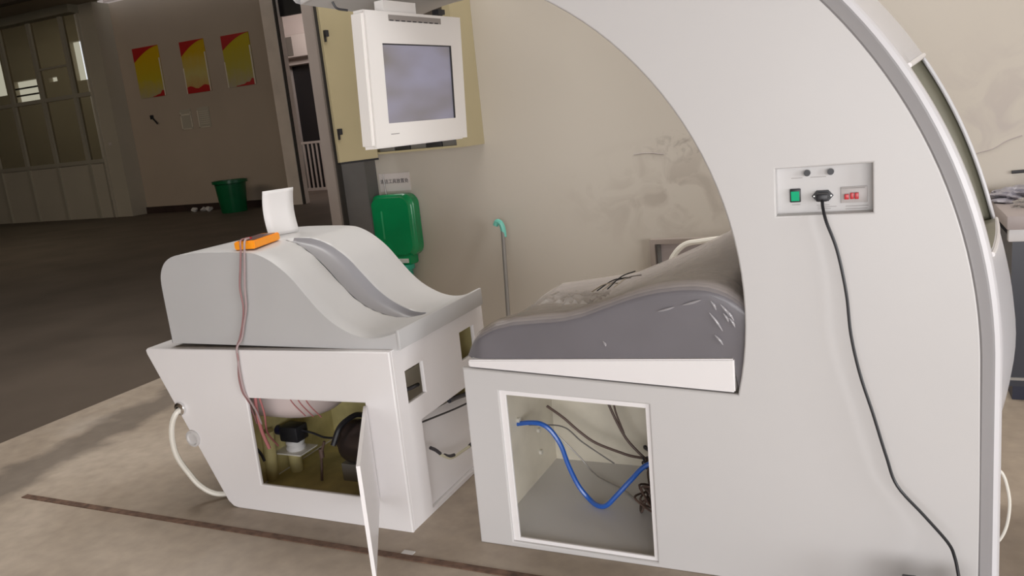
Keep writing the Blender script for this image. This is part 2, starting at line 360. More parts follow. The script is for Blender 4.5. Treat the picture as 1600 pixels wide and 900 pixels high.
# ================================================================== SETTING
struct('floor', M['concrete'], -4.4, 9, -4.2, 4.85, -0.12, 0)
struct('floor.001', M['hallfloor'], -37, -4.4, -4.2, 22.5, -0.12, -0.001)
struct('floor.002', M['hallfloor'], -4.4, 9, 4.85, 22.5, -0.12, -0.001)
struct('ceiling', M['ceiling'], -37, 9, -4.2, 15.05, 5.42, 5.55)
struct('ceiling.001', M['ceiling'], -37, 9, 15.05, 22.5, 7.6, 7.7)
struct('wall_back', M['plaster'], -3.10, 9, 4.6, 4.85, 0, 5.42)
props(plate('wall_right', M['plaster'], rect(-4.2, 4.6, 0, 5.42), [rect(-4.0, -0.2, 0.02, 3.4)], 8.8, 9.0, 'yz', 0.0006), kind='structure')
props(plate('wall_front', M['hallwall'], rect(-37, 9, 0, 5.42), [rect(-1.4, 4.6, 0.02, 3.2)], -4.35, -4.15, 'xz', 0.0006), kind='structure')
struct('wall_left', M['hallwall'], -37.2, -37, -4.2, 22.5, 0, 7.6)
# far poster wall, with the side room beyond its doorway
struct('wall_far', M['hallwall'], -17.9, -12.98, 15.5, 15.7, 0, 5.42)
struct('wall_far.001', M['hallwall2'], -18.44, -17.9, 15.0, 15.7, 0, 5.42)
struct('wall_far.002', M['hallwall'], -9.4, -2.8, 15.5, 15.7, 0, 5.42)
struct('dark_interior_slab', M['darkvoid'], -12.6, -9.4, 15.62, 15.72, 4.36, 5.42)  # near-black slab stands for the dark interior above the doorway
struct('baseboard_far', M['skirt'], -17.9, -12.98, 15.46, 15.5, 0, 0.17)
struct('trim_1', M['jamb'], -12.98, -12.62, 15.42, 15.7, 0, 5.42)
struct('trim_2', M['jambdark'], -12.62, -12.56, 15.44, 15.48, 0, 5.42)
struct('wall_side_room', M['roomwall'], -18.5, -16.45, 20.0, 20.2, 0, 7.6)
struct('wall_side_room.001', M['roomwall'], -16.45, -9.0, 20.0, 20.2, 3.75, 7.6)
struct('wall_side_room.002', M['roomwall'], -14.7, -9.0, 20.0, 20.2, 0, 3.75)
struct('wall_side_room.003', M['roomwall'], -9.0, -8.8, 15.7, 22.4, 0, 7.6)
struct('wall_side_room.004', M['roomwall'], -18.5, -18.3, 15.7, 22.4, 0, 7.6)
struct('ceiling.002', M['roomwall'], -18.4, -8.9, 15.7, 20.0, 5.45, 5.5)
d1 = thing('door_1', (-15.6, 20.1, 0), 'dark doorway with white frame and railing beyond the hall', 'door'); d1['kind'] = 'structure'; 
if 'category' in d1: del d1['category']
box('doorway_dark', M['darkvoid'], -16.2, -14.8, 20.25, 20.3, 0, 3.75, d1)  # near-black sheet stands for the unlit opening
box('door_frame', M['acunit'], -16.40, -16.18, 19.93, 20.25, 0, 3.86, d1)
box('door_frame', M['acunit'], -14.9, -14.7, 19.93, 20.25, 0, 3.86, d1)
box('door_frame', M['acunit'], -16.18, -14.9, 19.93, 20.25, 3.74, 3.86, d1)
rl = thing('safety_railing', (-15.5, 19.6, 0), 'pale waist-high railing of upright bars before dark doorway', 'railing')
box('top_rail', M['acunit'], -16.05, -14.7, 19.58, 19.64, 1.40, 1.47, rl)
box('bottom_rail', M['acunit'], -16.05, -14.7, 19.58, 19.64, 0.0, 0.08, rl)
barb = bmesh.new(); abox(barb, -0.022, 0.022, -0.02, 0.02, 0.08, 1.40)
bar0 = None
for k in range(9):
    if bar0 is None:
        bar0 = mk('bar', barb, M['acunit'], rl); o = bar0
    else:
        o = bar0.copy(); C.objects.link(o)
    o.location = (-15.98+k*0.155+15.5, 0.01, 0)
ac = thing('air_conditioner', (-15.8, 19.8, 3.92), 'wall air conditioner with dark grille above dark doorway in far room', 'air conditioner')
box('housing', M['acunit'], -16.25, -15.0, 19.62, 19.995, 3.92, 4.55, ac, 0.03)
box('grille', M['acdark'], -16.2, -15.55, 19.60, 19.63, 3.97, 4.50, ac)

# glazed partition at the far left
gp = thing('window_1', (-28, 15, 0), None, None); gp['kind'] = 'structure'
xs = [-36.6, -35.4, -34.2, -33.0, -31.8, -30.6, -29.4, -28.2, -27.0, -25.8, -24.6, -23.9, -22.78, -21.58, -20.36, -19.1]
for i, x in enumerate(xs): box('mullion', M['aluminium'], x-0.06, x+0.06, 14.93, 15.05, 0, 5.3, gp)
box('transom', M['aluminium'], -37, -18.5, 14.92, 15.02, 1.46, 1.56, gp)
box('transom', M['aluminium'], -37, -18.5, 14.92, 15.02, 3.18, 3.28, gp)
box('transom', M['aluminium'], -20.36, -19.1, 14.94, 15.0, 4.0, 4.05, gp)
for a, b in zip(xs, xs[1:]+[-18.55]):
    box('panel', M['hallwall2'], a+0.06, b-0.06, 14.98, 15.03, 0.0, 1.46, gp)
    box('pane', M['glass'], a+0.06, b-0.06, 14.995, 15.003, 1.56, 3.18, gp)
    box('pane', M['glass'], a+0.06, b-0.06, 14.995, 15.003, 3.28, 5.3, gp)
struct('trim_3', M['beam'], -37, -18.4, 14.7, 15.0, 5.22, 5.42)
struct('trim_4', M['darkbeam'], -37, -9, 12.7, 12.95, 5.18, 5.42)
struct('trim_5', M['hallwall2'], -18.50, -18.44, 14.95, 15.1, 0, 5.42)
# back room behind the glass: windows open to the day
props(plate('wall_back_room', M['hallwall2'], rect(-37, -18.4, 0, 7.6),
      [rect(-27.87, -27.2, 4.6, 6.03), rect(-31.5, -30.1, 4.1, 4.95), rect(-29.4, -28.9, 4.72, 4.9), rect(-34, -32.0, 4.5, 5.9)], 22.0, 22.2, 'xz', 0.0006), kind='structure')
for zz in (4.35, 4.62): struct('trim_6' if zz < 4.5 else 'trim_7', M['darkvoid'], -31.6, -30.0, 21.9, 21.96, zz, zz+0.06)

wb = bpy.data.objects['wall_back']
hose('crack', M['benchtop'], [(0.40, 4.599, 1.05), (0.46, 4.599, 1.07), (0.52, 4.599, 1.085), (0.58, 4.599, 1.12), (0.64, 4.599, 1.14)], 0.0022, wb, 4, 5)
hose('crack', M['benchtop'], [(-1.30, 4.599, 1.19), (-1.22, 4.599, 1.195), (-1.12, 4.599, 1.18)], 0.002, wb, 4, 5)
# opening post between the near room and the hall
struct('trim_8', M['column'], -3.375, -3.295, 4.40, 4.86, 0, 5.42)
struct('trim_9', M['darkpost'], -3.285, -3.10, 4.47, 4.86, 0, 5.42)
struct('trim_10', M['jambdark'], -3.295, -3.285, 4.42, 4.86, 0, 5.42)
# drain channel in the concrete
ch = box('trim_11', M['rust'], -3.55, 1.2, 2.085, 2.115, 0, 0.004); ch['kind'] = 'structure'
ch.rotation_euler.z = 0.0

# ================================================================== THINGS ON THE FAR WALL
def poster(x0, x1, z0, z1, m, label, kind):
    t = thing('poster', ((x0+x1)/2, 15.5, z0), label, 'poster', 'yellow and red posters on the far hall wall')
    box('sheet', m, x0, x1, 15.475, 15.497, z0, z1, t)
    W, H = x1-x0, z1-z0; n = 10; bm = bmesh.new()
    top = [(x0+W*k/n, z1) for k in range(n+1)]
    low = [(x0+W*k/n, z1-H*(0.27*(1-k/n)**1.7+0.01)) for k in range(n+1)]
    grid(bm, [[(x, 15.472, z) for x, z in top], [(x, 15.472, z) for x, z in low]])
    mk('red_corner', bm, M['posterred'], t)
    bm = bmesh.new()
    if kind == 2:
        grid(bm, [[(x0+W*k/n, 15.472, z0) for k in range(n+1)], [(x0+W*k/n, 15.472, z0+H*(0.11+0.03*math.sin(k))) for k in range(n+1)]])
    else:
        s = n//2 if kind == 1 else 3
        grid(bm, [[(x0+W*k/n, 15.472, z0) for k in range(s, n+1)], [(x0+W*k/n, 15.472, z0+H*(0.015+0.13*((k-s)/(n-s))**2*(0.7+0.5*(k % 2)))) for k in range(s, n+1)]])
    mk('red_skyline', bm, M['posterred'], t)
    box('pale_edge', M['posteredge'], x1-0.03, x1+0.01, 15.470, 15.476, z0, z0+H*0.75, t)  # pale strips paint the highlights along the poster edges
    if kind != 1: box('pale_edge', M['posteredge'], x0-0.01, x0+0.02, 15.470, 15.476, z0, z0+H*0.5, t)
poster(-17.345, -16.455, 2.97, 4.215, P1, 'leftmost of the three posters, yellow with red corner and grey buildings', 1)
poster(-15.715, -14.925, 2.925, 4.17, P2, 'middle yellow poster, with an orange-red band along its foot', 2)
poster(-14.36, -13.505, 2.93, 4.14, P3, 'rightmost of the three posters, greenish yellow, nearest the doorway', 3)
for i, (x0, x1, lab) in enumerate(((-16.11, -15.74, 'left paper notice, with grey border, below the posters'), (-15.53, -15.13, 'right paper notice, with lines of print, below the posters'))):
    t = thing('paper_notice', ((x0+x1)/2, 15.5, 2.07), lab, 'notice', 'small notices below the posters')
    box('sheet', M['hallwall2'], x0, x1, 15.485, 15.497, 2.07, 2.57, t)
    box('pale_edge', M['posteredge'], x0, x0+0.03, 15.48, 15.486, 2.07, 2.5, t)
    box('pale_edge', M['posteredge'], x0, x1-0.05, 15.48, 15.486, 2.07, 2.09, t)
    if i == 0: box('pale_edge', M['posteredge'], x1-0.03, x1, 15.48, 15.486, 2.12, 2.5, t); box('pale_edge', M['posteredge'], x0, x1, 15.48, 15.486, 2.42, 2.45, t)
    else:
        for k in range(7): box('print_line', M['posteredge'], x0+0.06, x1-0.04, 15.481, 15.486, 2.16+k*0.05, 2.17+k*0.05, t)
t = thing('wall_hook', (-17.1, 15.5, 2.45), 'small black hook below the leftmost poster', 'hook')
box('plate', M['black'], -17.14, -17.05, 15.46, 15.5, 2.43, 2.53, t); cyl('peg', M['black'], (-17.06, 15.47, 2.45), (-16.9, 15.44, 2.30), 0.02, t)
sw = box('light_switch', M['acunit'], -18.25, -18.17, 14.975, 15.0, 1.88, 1.95); props(sw, 'tiny pale switch on the wall right of the glass partition', 'switch')
# far green bin
t = thing('waste_bin', (-14.0, 14.6, 0), 'dark green open bin standing on the hall floor below the posters', 'bin')
turned('tub', M['greendark'], (-14.0, 14.6, 0), (0, 0, 1), [(0, 0.0), (0.29, 0.0), (0.30, 0.05), (0.36, 0.68), (0.41, 0.69), (0.41, 0.76), (0.36, 0.76), (0.30, 0.1), (0, 0.1)], t, 28)
# litter by the skirting
for k, (x, y, r, lab) in enumerate(((-15.9, 15.2, 0.09, 'leftmost scrap of white litter by the dark skirting'), (-15.6, 15.2, 0.08, 'middle scrap of white litter left of the far green bin'), (-15.3, 15.1, 0.1, 'scrap of white litter nearest the far green bin'))):
    bm = bmesh.new(); bmesh.ops.create_icosphere(bm, subdivisions=2, radius=r)
    for v in bm.verts: v.co *= random.uniform(0.6, 1.15); v.co.z = v.co.z*0.8+r*0.6
    for v in bm.verts: v.co += Vector((x, y, 0))
    o = mk('litter_scrap', bm, M['paper']); props(o, lab, 'litter', 'litter by the hall skirting')

# ================================================================== ON THE BACK WALL
# electric cabinet with open door
t = thing('electric_cabinet', (-2.5, 4.6, 1.33), 'cream wall cabinet behind the white screen, its door hanging open', 'cabinet')
x0, x1, yf, zb, zt = -2.95, -2.26, 4.32, 1.33, 2.35
bm = bmesh.new()
abox(bm, x1-0.012, x1, yf, 4.599, zb, zt); abox(bm, x0, x0+0.012, yf, 4.599, zb, zt)
abox(bm, x0+0.012, x1-0.012, yf, 4.599, zb, zb+0.012); abox(bm, x0+0.012, x1-0.012, yf, 4.599, zt-0.012, zt); abox(bm, x0+0.012, x1-0.012, 4.585, 4.599, zb+0.012, zt-0.012)
abox(bm, x1-0.05, x1-0.012, yf, yf+0.012, zb+0.012, zt-0.012)
mk('casing', bm, M['cream'], t)
box('backplate', M['acdark'], x0+0.02, x1-0.06, 4.50, 4.51, zb+0.03, zt-0.05, t)
for k in range(5): box('breaker', M['black'] if k % 2 else M['darkpost'], x0+0.06+k*0.115, x0+0.17+k*0.115, 4.36, 4.50, zb+0.013, zb+0.14, t, 0.004)
# door: hinge at left front edge, free edge swung towards the room
hx, hy, fx, fy = -2.95, 4.32, -2.955, 4.0
hx, hy = -2.89, 4.31; fx, fy = -2.975, 4.02
dv = Vector((fx-hx, fy-hy, 0)); L = dv.length; dv.normalize(); nv = Vector((-dv.y, dv.x, 0))
def dpt(s, w, z): p = Vector((hx, hy, 0))+dv*s+nv*w; return (p.x, p.y, z)
def dbox(name, m, s0, s1, w0, w1, z0, z1, parent):
    bm = bmesh.new(); vs = [bm.verts.new(dpt(s, w_, z)) for s in (s0, s1) for w_ in (w0, w1) for z in (z0, z1)]
    for f in [(0, 1, 3, 2), (4, 6, 7, 5), (0, 4, 5, 1), (2, 3, 7, 6), (0, 2, 6, 4), (1, 5, 7, 3)]: bm.faces.new([vs[i] for i in f])
    return mk(name, bm, m, parent)
dl = dbox('door', M['cream'], 0, L, 0, 0.018, zb-0.02, zt, t)
dbox('door_seal', M['black'], 0.0, L, -0.004, 0.022, zb-0.032, zb-0.02, dl)
for zz in (1.49, 2.06): dbox('latch', M['black'], L-0.035, L-0.012, 0.018, 0.04, zz-0.016, zz+0.02, dl); dbox('latch', M['black'], L-0.02, L-0.012, 0.018, 0.03, zz-0.045, zz, dl)
# paper sign
t = thing('paper_sign', (-2.93, 4.6, 1.05), 'white paper strip with seven black characters above the green jug', 'sign')
box('sheet', mat('sign_paper', (0.66, 0.60, 0.58), 0.8), -3.08, -2.84, 4.592, 4.5985, 1.07, 1.19, t)
textobj('lettering', '清洁工具放置处', M['ink'], (-2.96, 4.5905, 1.135), 0.032, t)
# green jug hanging upside-down on the wall
t = thing('green_jug', (-2.93, 4.5, 0.60), 'bright green plastic jug hanging neck-down on the wall behind grey saddle', 'jug')
def slab(name, m, outline, y0, y1, r, parent):
    rows = []; cx = sum(p[0] for p in outline)/len(outline); cz = sum(p[1] for p in outline)/len(outline)
    n = 5
    for k in range(n+1):
        a = PI/2*k/n; s = 1-r*(1-math.sin(a)); y = y0+(y1-y0)*0.5*(1-math.cos(a)) if False else y0+0.05*(1-math.sin(a)) if False else y0+r*0.5*(1-math.cos(a-PI/2+PI/2) if False else (1-math.sin(a)))
        rows.append([(cx+(p[0]-cx)*(1-0.30*r/0.2*(math.cos(a)**2)*0.6), (y0+(y1-y0)*0.35*math.sin(a)), cz+(p[1]-cz)*(1-0.2*r/0.2*(math.cos(a)**2)*0.6)) for p in outline+outline[:1]])
    rows.append([(p[0], y1, p[1]) for p in outline+outline[:1]])
    bm = bmesh.new(); V = grid(bm, rows); bm.faces.new(V[0][:-1]); bm.faces.new(V[-1][:-1][::-1]); bmesh.ops.remove_doubles(bm, verts=bm.verts[:], dist=1e-5)
    return mk(name, bm, m, parent, True)
slab('body', M['green'], rrect(-3.13, -2.79, 0.63, 1.055, 0.075), 4.485, 4.59, 0.16, t)
slab('collar', M['green'], rrect(-3.04, -2.84, 0.575, 0.66, 0.02), 4.49, 4.58, 0.05, t)
box('white_band', M['paper'], -3.02, -2.86, 4.478, 4.492, 0.595, 0.622, t)
turned('cap', M['mint2'], (-2.93, 4.51, 0.58), (0, 0, -1), [(0, 0), (0.085, 0), (0.085, 0.03), (0.07, 0.04), (0.065, 0.13), (0, 0.13)], t)
cyl('hanging_cord', M['pole'], (-3.045, 4.59, 1.19), (-3.03, 4.58, 1.03), 0.004, t, 6)
box('raised_rib', mat('light_green_plastic', (0.03, 0.36, 0.15), 0.25), -3.03, -3.018, 4.478, 4.49, 0.76, 0.95, t, 0.003)
# mop leaning on the wall
t = thing('mop', (-2.17, 4.4, 0), 'grey-poled mop with a hooked mint handle leaning on the wall', 'mop')
cyl('pole', M['pole'], (-2.045, 4.22, 0.06), (-2.147, 4.50, 0.80), 0.013, t)
hose('handle', M['mint'], [(-2.138, 4.49, 0.745), (-2.146, 4.50, 0.800), (-2.160, 4.50, 0.835), (-2.182, 4.50, 0.842), (-2.195, 4.50, 0.82)], 0.018, t)
turned('mop_head', M['paper'], (-2.042, 4.21, 0.0), (0, 0, 1), [(0, 0), (0.13, 0), (0.11, 0.05), (0.03, 0.09), (0, 0.09)], t)
# framed service box + hoses behind the couch
t = thing('service_hatch', (-0.86, 4.6, 0.3), 'grey metal framed wall hatch behind the padded couch', 'hatch')
bm = bmesh.new(); abox(bm, -1.225, -1.195, 4.55, 4.6, 0.3, 0.69); abox(bm, -0.53, -0.5, 4.55, 4.6, 0.3, 0.69); abox(bm, -1.195, -0.53, 4.55, 4.6, 0.662, 0.69); abox(bm, -1.195, -0.53, 4.55, 4.6, 0.3, 0.328)
mk('frame', bm, M['column'], t); box('panel', M['benchtop'], -1.195, -0.53, 4.58, 4.599, 0.328, 0.662, t)
box('inner_frame', M['darkpost'], -1.185, -1.165, 4.565, 4.58, 0.33, 0.655, t)
o = hose('white_pipe', M['hosewhite'], [(-1.08, 4.45, 0.0), (-1.09, 4.45, 0.3), (-1.085, 4.45, 0.54), (-1.055, 4.45, 0.62), (-0.99, 4.45, 0.675), (-0.9, 4.45, 0.69), (-0.75, 4.45, 0.705), (-0.3, 4.45, 0.74)], 0.016)
props(o, 'white bent pipe rising in front of the wall hatch', 'pipe')

# ================================================================== BENCH AT THE RIGHT
t = thing('workbench', (1.6, 4.28, 0), 'dark-fronted workbench with a pale edge against wall at right', 'bench')
box('worktop', M['benchtop'], 0.50, 3.2, 3.92, 4.59, 0.79, 0.85, t, 0.006)
box('edge_strip', M['benchwhite'], 0.51, 3.2, 3.94, 3.98, 0.735, 0.79, t, 0.004)
box('cupboard', M['benchdark'], 0.53, 3.2, 3.98, 4.58, 0.07, 0.735, t)
box('plinth', mat('bench_plinth', (0.01, 0.012, 0.03), 0.4), 0.55, 3.2, 4.0, 4.58, 0.0, 0.07, t)
box('door_trim', M['pole'], 0.53, 1.1, 3.972, 3.98, 0.10, 0.112, t)
def crumple(name, m, cx, cy, cz, sx, sy, sz, label, cat, amp=0.5, sub=4):
    bm = bmesh.new(); bmesh.ops.create_icosphere(bm, subdivisions=sub, radius=1)
    rnd = random.Random(hash(name) % 1000 if False else len(label)*13)
    ph = [(rnd.uniform(2, 7), rnd.uniform(2, 7), rnd.uniform(2, 7), rnd.uniform(0, 6)) for _ in range(6)]
    for v in bm.verts:
        d = 1+sum(abs(math.sin(a*v.co.x+b*v.co.y+c*v.co.z+e))-0.6 for a, b, c, e in ph)*amp/3
        v.co = v.co*d; v.co.z = max(v.co.z, -0.35)
        v.co = Vector((cx+v.co.x*sx, cy+v.co.y*sy, cz+(v.co.z+0.35)*sz))
    return props(mk(name, bm, m, None, False), label, cat)
crumple('plastic_bag', M['purplebag'], 0.60, 4.42, 0.85, 0.11, 0.12, 0.045, 'purplish grey crumpled bag at the back of the workbench', 'bag')
crumple('plastic_bag', M['film'], 0.66, 4.19, 0.85, 0.10, 0.055, 0.03, 'clear crumpled plastic sheet on the workbench beside the arch', 'bag')
t = thing('red_clamp', (0.70, 4.08, 0.85), 'small red tool with two prongs on the workbench', 'tool')
box('body', M['red'], 0.655, 0.80, 4.04, 4.10, 0.851, 0.885, t, 0.008)
cyl('prong', M['red'], (0.665, 4.07, 0.88), (0.645, 4.07, 0.92), 0.008, t); cyl('prong', M['red'], (0.69, 4.07, 0.88), (0.70, 4.07, 0.925), 0.008, t)
o = cyl('black_rod', M['black'], (0.60, 4.59, 0.965), (1.6, 4.57, 1.0), 0.008); props(o, 'thin black rod resting on the wall above the workbench', 'rod')
box('bracket', M['black'], 0.9, 0.92, 4.56, 4.60, 0.955, 0.97, o); box('bracket', M['black'], 1.4, 1.42, 4.56, 4.60, 0.97, 0.985, o)

# ================================================================== ARCHED MACHINE (right)
Y0, Y1 = 2.262, 2.98
AM = thing('arched_simulator', (-0.4, 2.6, 0), 'large white arched simulator cabin with padded couch and open base, filling the right', 'simulator')
AE = 106
IC, IR = (-1.436, 0.85), 1.0897
OC, OR_ = (-1.233, 0.696), 1.4739
inner_arc = arc(IC[0], IC[1], IR, AE, -12.9, 44)
outer_arc = arc(OC[0], OC[1], OR_, 0, AE+4, 52)
outline = [(-1.290, 0), (0.247, 0), (0.247, 0.35)]+outer_arc+inner_arc+[(-0.374, 0.604), (-1.284, 0.652)]
opening = [(-1.161, 0.022), (-0.648, 0.018), (-0.643, 0.558), (-1.158, 0.577)]
recess = rect(-0.251, -0.011, 1.127, 1.255)
plate('front_panel', M['panel'], outline, [opening, recess], Y0, Y0+0.022, 'xz', 0.005, AM)
plate('rear_panel', M['panel'], outline, [], Y1-0.02, Y1, 'xz', 0.004, AM)
# opening frame (recessed lip)
op2 = [(-1.139, 0.034), (-0.662, 0.030), (-0.659, 0.541), (-1.137, 0.559)]
plate('opening_frame', M['white'], [(-1.17, 0.012), (-0.638, 0.010), (-0.634, 0.566), (-1.168, 0.585)], [op2], Y0+0.010, Y0+0.021, 'xz', 0.002, AM)
# tunnel lining under the arch
bm = bmesh.new()
for rr in (0.0,):
    pts = arc(IC[0], IC[1], IR, AE, -12.9, 44)
    grid(bm, [[(x, Y0+0.018, z) for x, z in pts], [(x, Y1-0.016, z) for x, z in pts]])
    pts2 = arc(IC[0], IC[1], IR+0.006, AE, -12.9, 44)
    grid(bm, [[(x, Y0+0.018, z) for x, z in pts2], [(x, Y1-0.016, z) for x, z in pts2]])
mk('tunnel_lining', bm, M['panel'], AM, True)
# end cap of the arch
ex0 = (IC[0]+IR*math.cos(math.radians(AE)), IC[1]+IR*math.sin(math.radians(AE))); ex1 = (OC[0]+OR_*math.cos(math.radians(AE+4)), OC[1]+OR_*math.sin(math.radians(AE+4)))
bm = bmesh.new(); n = 8; rows = []
for k in range(n+1):
    a = PI*k/n; c = ((ex0[0]+ex1[0])/2, (ex0[1]+ex1[1])/2); h = ((ex1[0]-ex0[0])/2, (ex1[1]-ex0[1])/2)
    L_ = math.hypot(*h); nx, nz = -h[1]/L_, h[0]/L_
    if nx > 0: nx, nz = -nx, -nz
    rows.append([(c[0]-h[0]*math.cos(a)+nx*0.05*math.sin(a), y, c[1]-h[1]*math.cos(a)+nz*0.05*math.sin(a)) for y in (Y0+0.004, (Y0+Y1)/2, Y1-0.004)])
grid(bm, rows); mk('end_cap', bm, M['shell'], AM, True)
# rim band: from the panel face out and back
def sweep_arc(name, m, prof, a0, a1, n, down=None, parent=AM):
    """prof: list of (extra radius, y); follows the outer circle, then straight down to z=down"""
    rows = []
    for k in range(n+1):
        a = math.radians(a0+(a1-a0)*k/n); rows.append((OC[0], OC[1], math.cos(a), math.sin(a)))
    bm = bmesh.new(); R = []
    if down is not None:
        R.append([(OC[0]+(OR_+e)+0.006, y, down) for e, y in prof])
    for cx, cz, ca, sa in rows: R.append([(cx+(OR_+e)*ca, y, cz+(OR_+e)*sa) for e, y in prof])
    grid(bm, R); return mk(name, bm, m, parent, True)
rimprof = [(-0.001, Y0+0.001), (0.003, Y0-0.001), (0.009, Y0+0.004), (0.030, Y0+0.030), (0.035, Y0+0.031), (0.046, Y0+0.034), (0.053, Y0+0.044), (0.055, Y0+0.056), (0.052, Y0+0.064)]
sweep_arc('rim_band', M['rim'], rimprof[:5], 0, AE, 60, 0.0)
sweep_arc('rim_lip', M['shell'], rimprof[4:], 0, AE, 60, 0.0)  # lighter lip paints the rim's highlight beside the darker chamfer
# flared shell behind the rim with a long window cut in it
def er(y, a):  # flare of the shell with depth, fuller low down
    t = (y-2.32)/(2.92-2.32)
    base = 0.052+0.075*max(0, min(1, t))**0.8
    f = 0.030*math.exp(-((a+1)/9.0)**2)
    return base+f*max(0, min(1, t*2))
def shell_pt(a, y, off=0):
    e = er(y, a)+off
    if abs(a-WL) < 0.5: a = a-0.6*max(0, min(1, (y-2.34)/0.545))
    r = math.radians(a); return (OC[0]+(OR_+e)*math.cos(r), y, OC[1]+(OR_+e)*math.sin(r))
WL, WU = 11.5, 31.0
ys = [2.322, 2.34, 2.40, 2.46, 2.55, 2.65, 2.75, 2.84, 2.885, 2.94, 2.955]
A_ = [-6+k*1.5 for k in range(int((AE+6)/1.5)+1)]
WL, WU = 11.5, 31.0      # window angles
def in_window(a0, a1, y0, y1): return a0 >= WL-0.2 and a1 <= WU+0.2 and y0 >= 2.339 and y1 <= 2.941
bm = bmesh.new(); V = {}
def gv(a, y, off=0):
    k = (round(a, 3), y, off)
    if k not in V: V[k] = bm.verts.new(shell_pt(a, y, off))
    return V[k]
A2 = sorted(set([round(a, 3) for a in A_ if not (abs(a-WL) < 0.9 or abs(a-WU) < 0.9)]+[WL, WU]))
for a0, a1 in zip(A2, A2[1:]):
    for y0, y1 in zip(ys, ys[1:]):
        if in_window(a0, a1, y0, y1): continue
        bm.faces.new((gv(a0, y0), gv(a0, y1), gv(a1, y1), gv(a1, y0)))
ob = mk('outer_shell', bm, M['shell'], AM, True)
so = ob.modifiers.new('t', 'SOLIDIFY'); so.thickness = 0.012; so.offset = -1
# lips at the window ends
def lip(a, sgn):
    pts = [Vector(shell_pt(a+sgn*0.25, y, 0.0)) for y in (2.335, 2.40, 2.5, 2.6, 2.7, 2.8, 2.94)]
    bm = bmesh.new(); tube(bm, pts, 0.007, 8); return mk('window_lip', bm, M['white'], AM, True)
lip(WL, -1); lip(WU, 1)
def sill(a, name):
    bm = bmesh.new(); grid(bm, [[Vector(shell_pt(a, y, o_)) for y in (2.33, 2.42, 2.5, 2.6, 2.7, 2.8, 2.9)] for o_ in (-0.004, -0.05, -0.16)])
    ob = mk(name, bm, M['darkolive'], AM, True); so = ob.modifiers.new('t', 'SOLIDIFY'); so.thickness = 0.004; so.offset = 0
sill(WL, 'window_sill'); sill(WU, 'window_sill')
# lining seen through the window
bm = bmesh.new()
R = []
for k in range(30):
    a = math.radians(-5+k*4.0); R.append([(OC[0]+(OR_-0.10)*math.cos(a), y, OC[1]+(OR_-0.10)*math.sin(a)) for y in (Y0+0.03, 2.6, Y1-0.03)])
grid(bm, R); mk('shell_lining', bm, M['darkolive'], AM, True)
bm = bmesh.new(); R = []
for k in range(60):
    a = -6+k*(AE+6)/59; e0 = shell_pt(a, 2.955, -0.004); r_ = math.radians(a)
    R.append([e0, (OC[0]+(OR_-0.03)*math.cos(r_), 2.952, OC[1]+(OR_-0.03)*math.sin(r_))])
grid(bm, R); ob = mk('rear_flange', bm, M['darkolive'], AM, True); so = ob.modifiers.new('t', 'SOLIDIFY'); so.thickness = 0.006; so.offset = 0
# vertical right side, below the shell
bm = bmesh.new(); abox(bm, 0.262, 0.285, Y0+0.06, Y1-0.01, 0.0, 0.66); mk('side_panel', bm, M['shell'], AM)
hose('side_hose', M['hosewhite'], [(0.29, 2.60, 0.30), (0.335, 2.60, 0.275), (0.354, 2.60, 0.22), (0.360, 2.6, 0.16), (0.352, 2.6, 0.09), (0.33, 2.6, 0.04), (0.29, 2.6, 0.02)], 0.0045, AM)
# base carcass: left, back, floor, top, inner wall
bm = bmesh.new()
abox(bm, -1.290, -1.272, Y0+0.024, Y1-0.022, 0.0, 0.645)
mk('end_panel', bm, M['white'], AM)
bm = bmesh.new(); abox(bm, -1.272, 0.255, Y0+0.024, Y1-0.022, 0.0, 0.016); mk('base_floor', bm, M['card'], AM)
bm = bmesh.new(); abox(bm, -1.272, 0.255, Y1-0.03, Y1-0.021, 0.016, 0.60); mk('base_lining', bm, M['inner'], AM)
bm = bmesh.new(); abox(bm, -1.271, -1.262, Y0+0.03, Y1-0.03, 0.016, 0.60); mk('base_lining', bm, M['inner'], AM)
bm = bmesh.new(); abox(bm, -1.262, -0.38, Y0+0.024, Y1-0.03, 0.585, 0.60); mk('base_top', bm, M['inner'], AM)
# tray wedge carrying the cushion
bm = bmesh.new()
ty0, ty1 = Y0+0.004, Y1-0.02
P = [(-1.262, 0.6545), (-0.382, 0.6085), (-0.382, 0.712), (-1.262, 0.679)]
a = [bm.verts.new((x, ty0, z)) for x, z in P]; b = [bm.verts.new((x, ty1, z)) for x, z in P]
bm.faces.new(a); bm.faces.new(b[::-1])
for k in range(4): bm.faces.new((a[k], b[k], b[(k+1) % 4], a[(k+1) % 4]))
bmesh.ops.bevel(bm, geom=bm.edges[:], offset=0.004, segments=2, affect='EDGES'); mk('cushion_tray', bm, M['white'], AM, True)
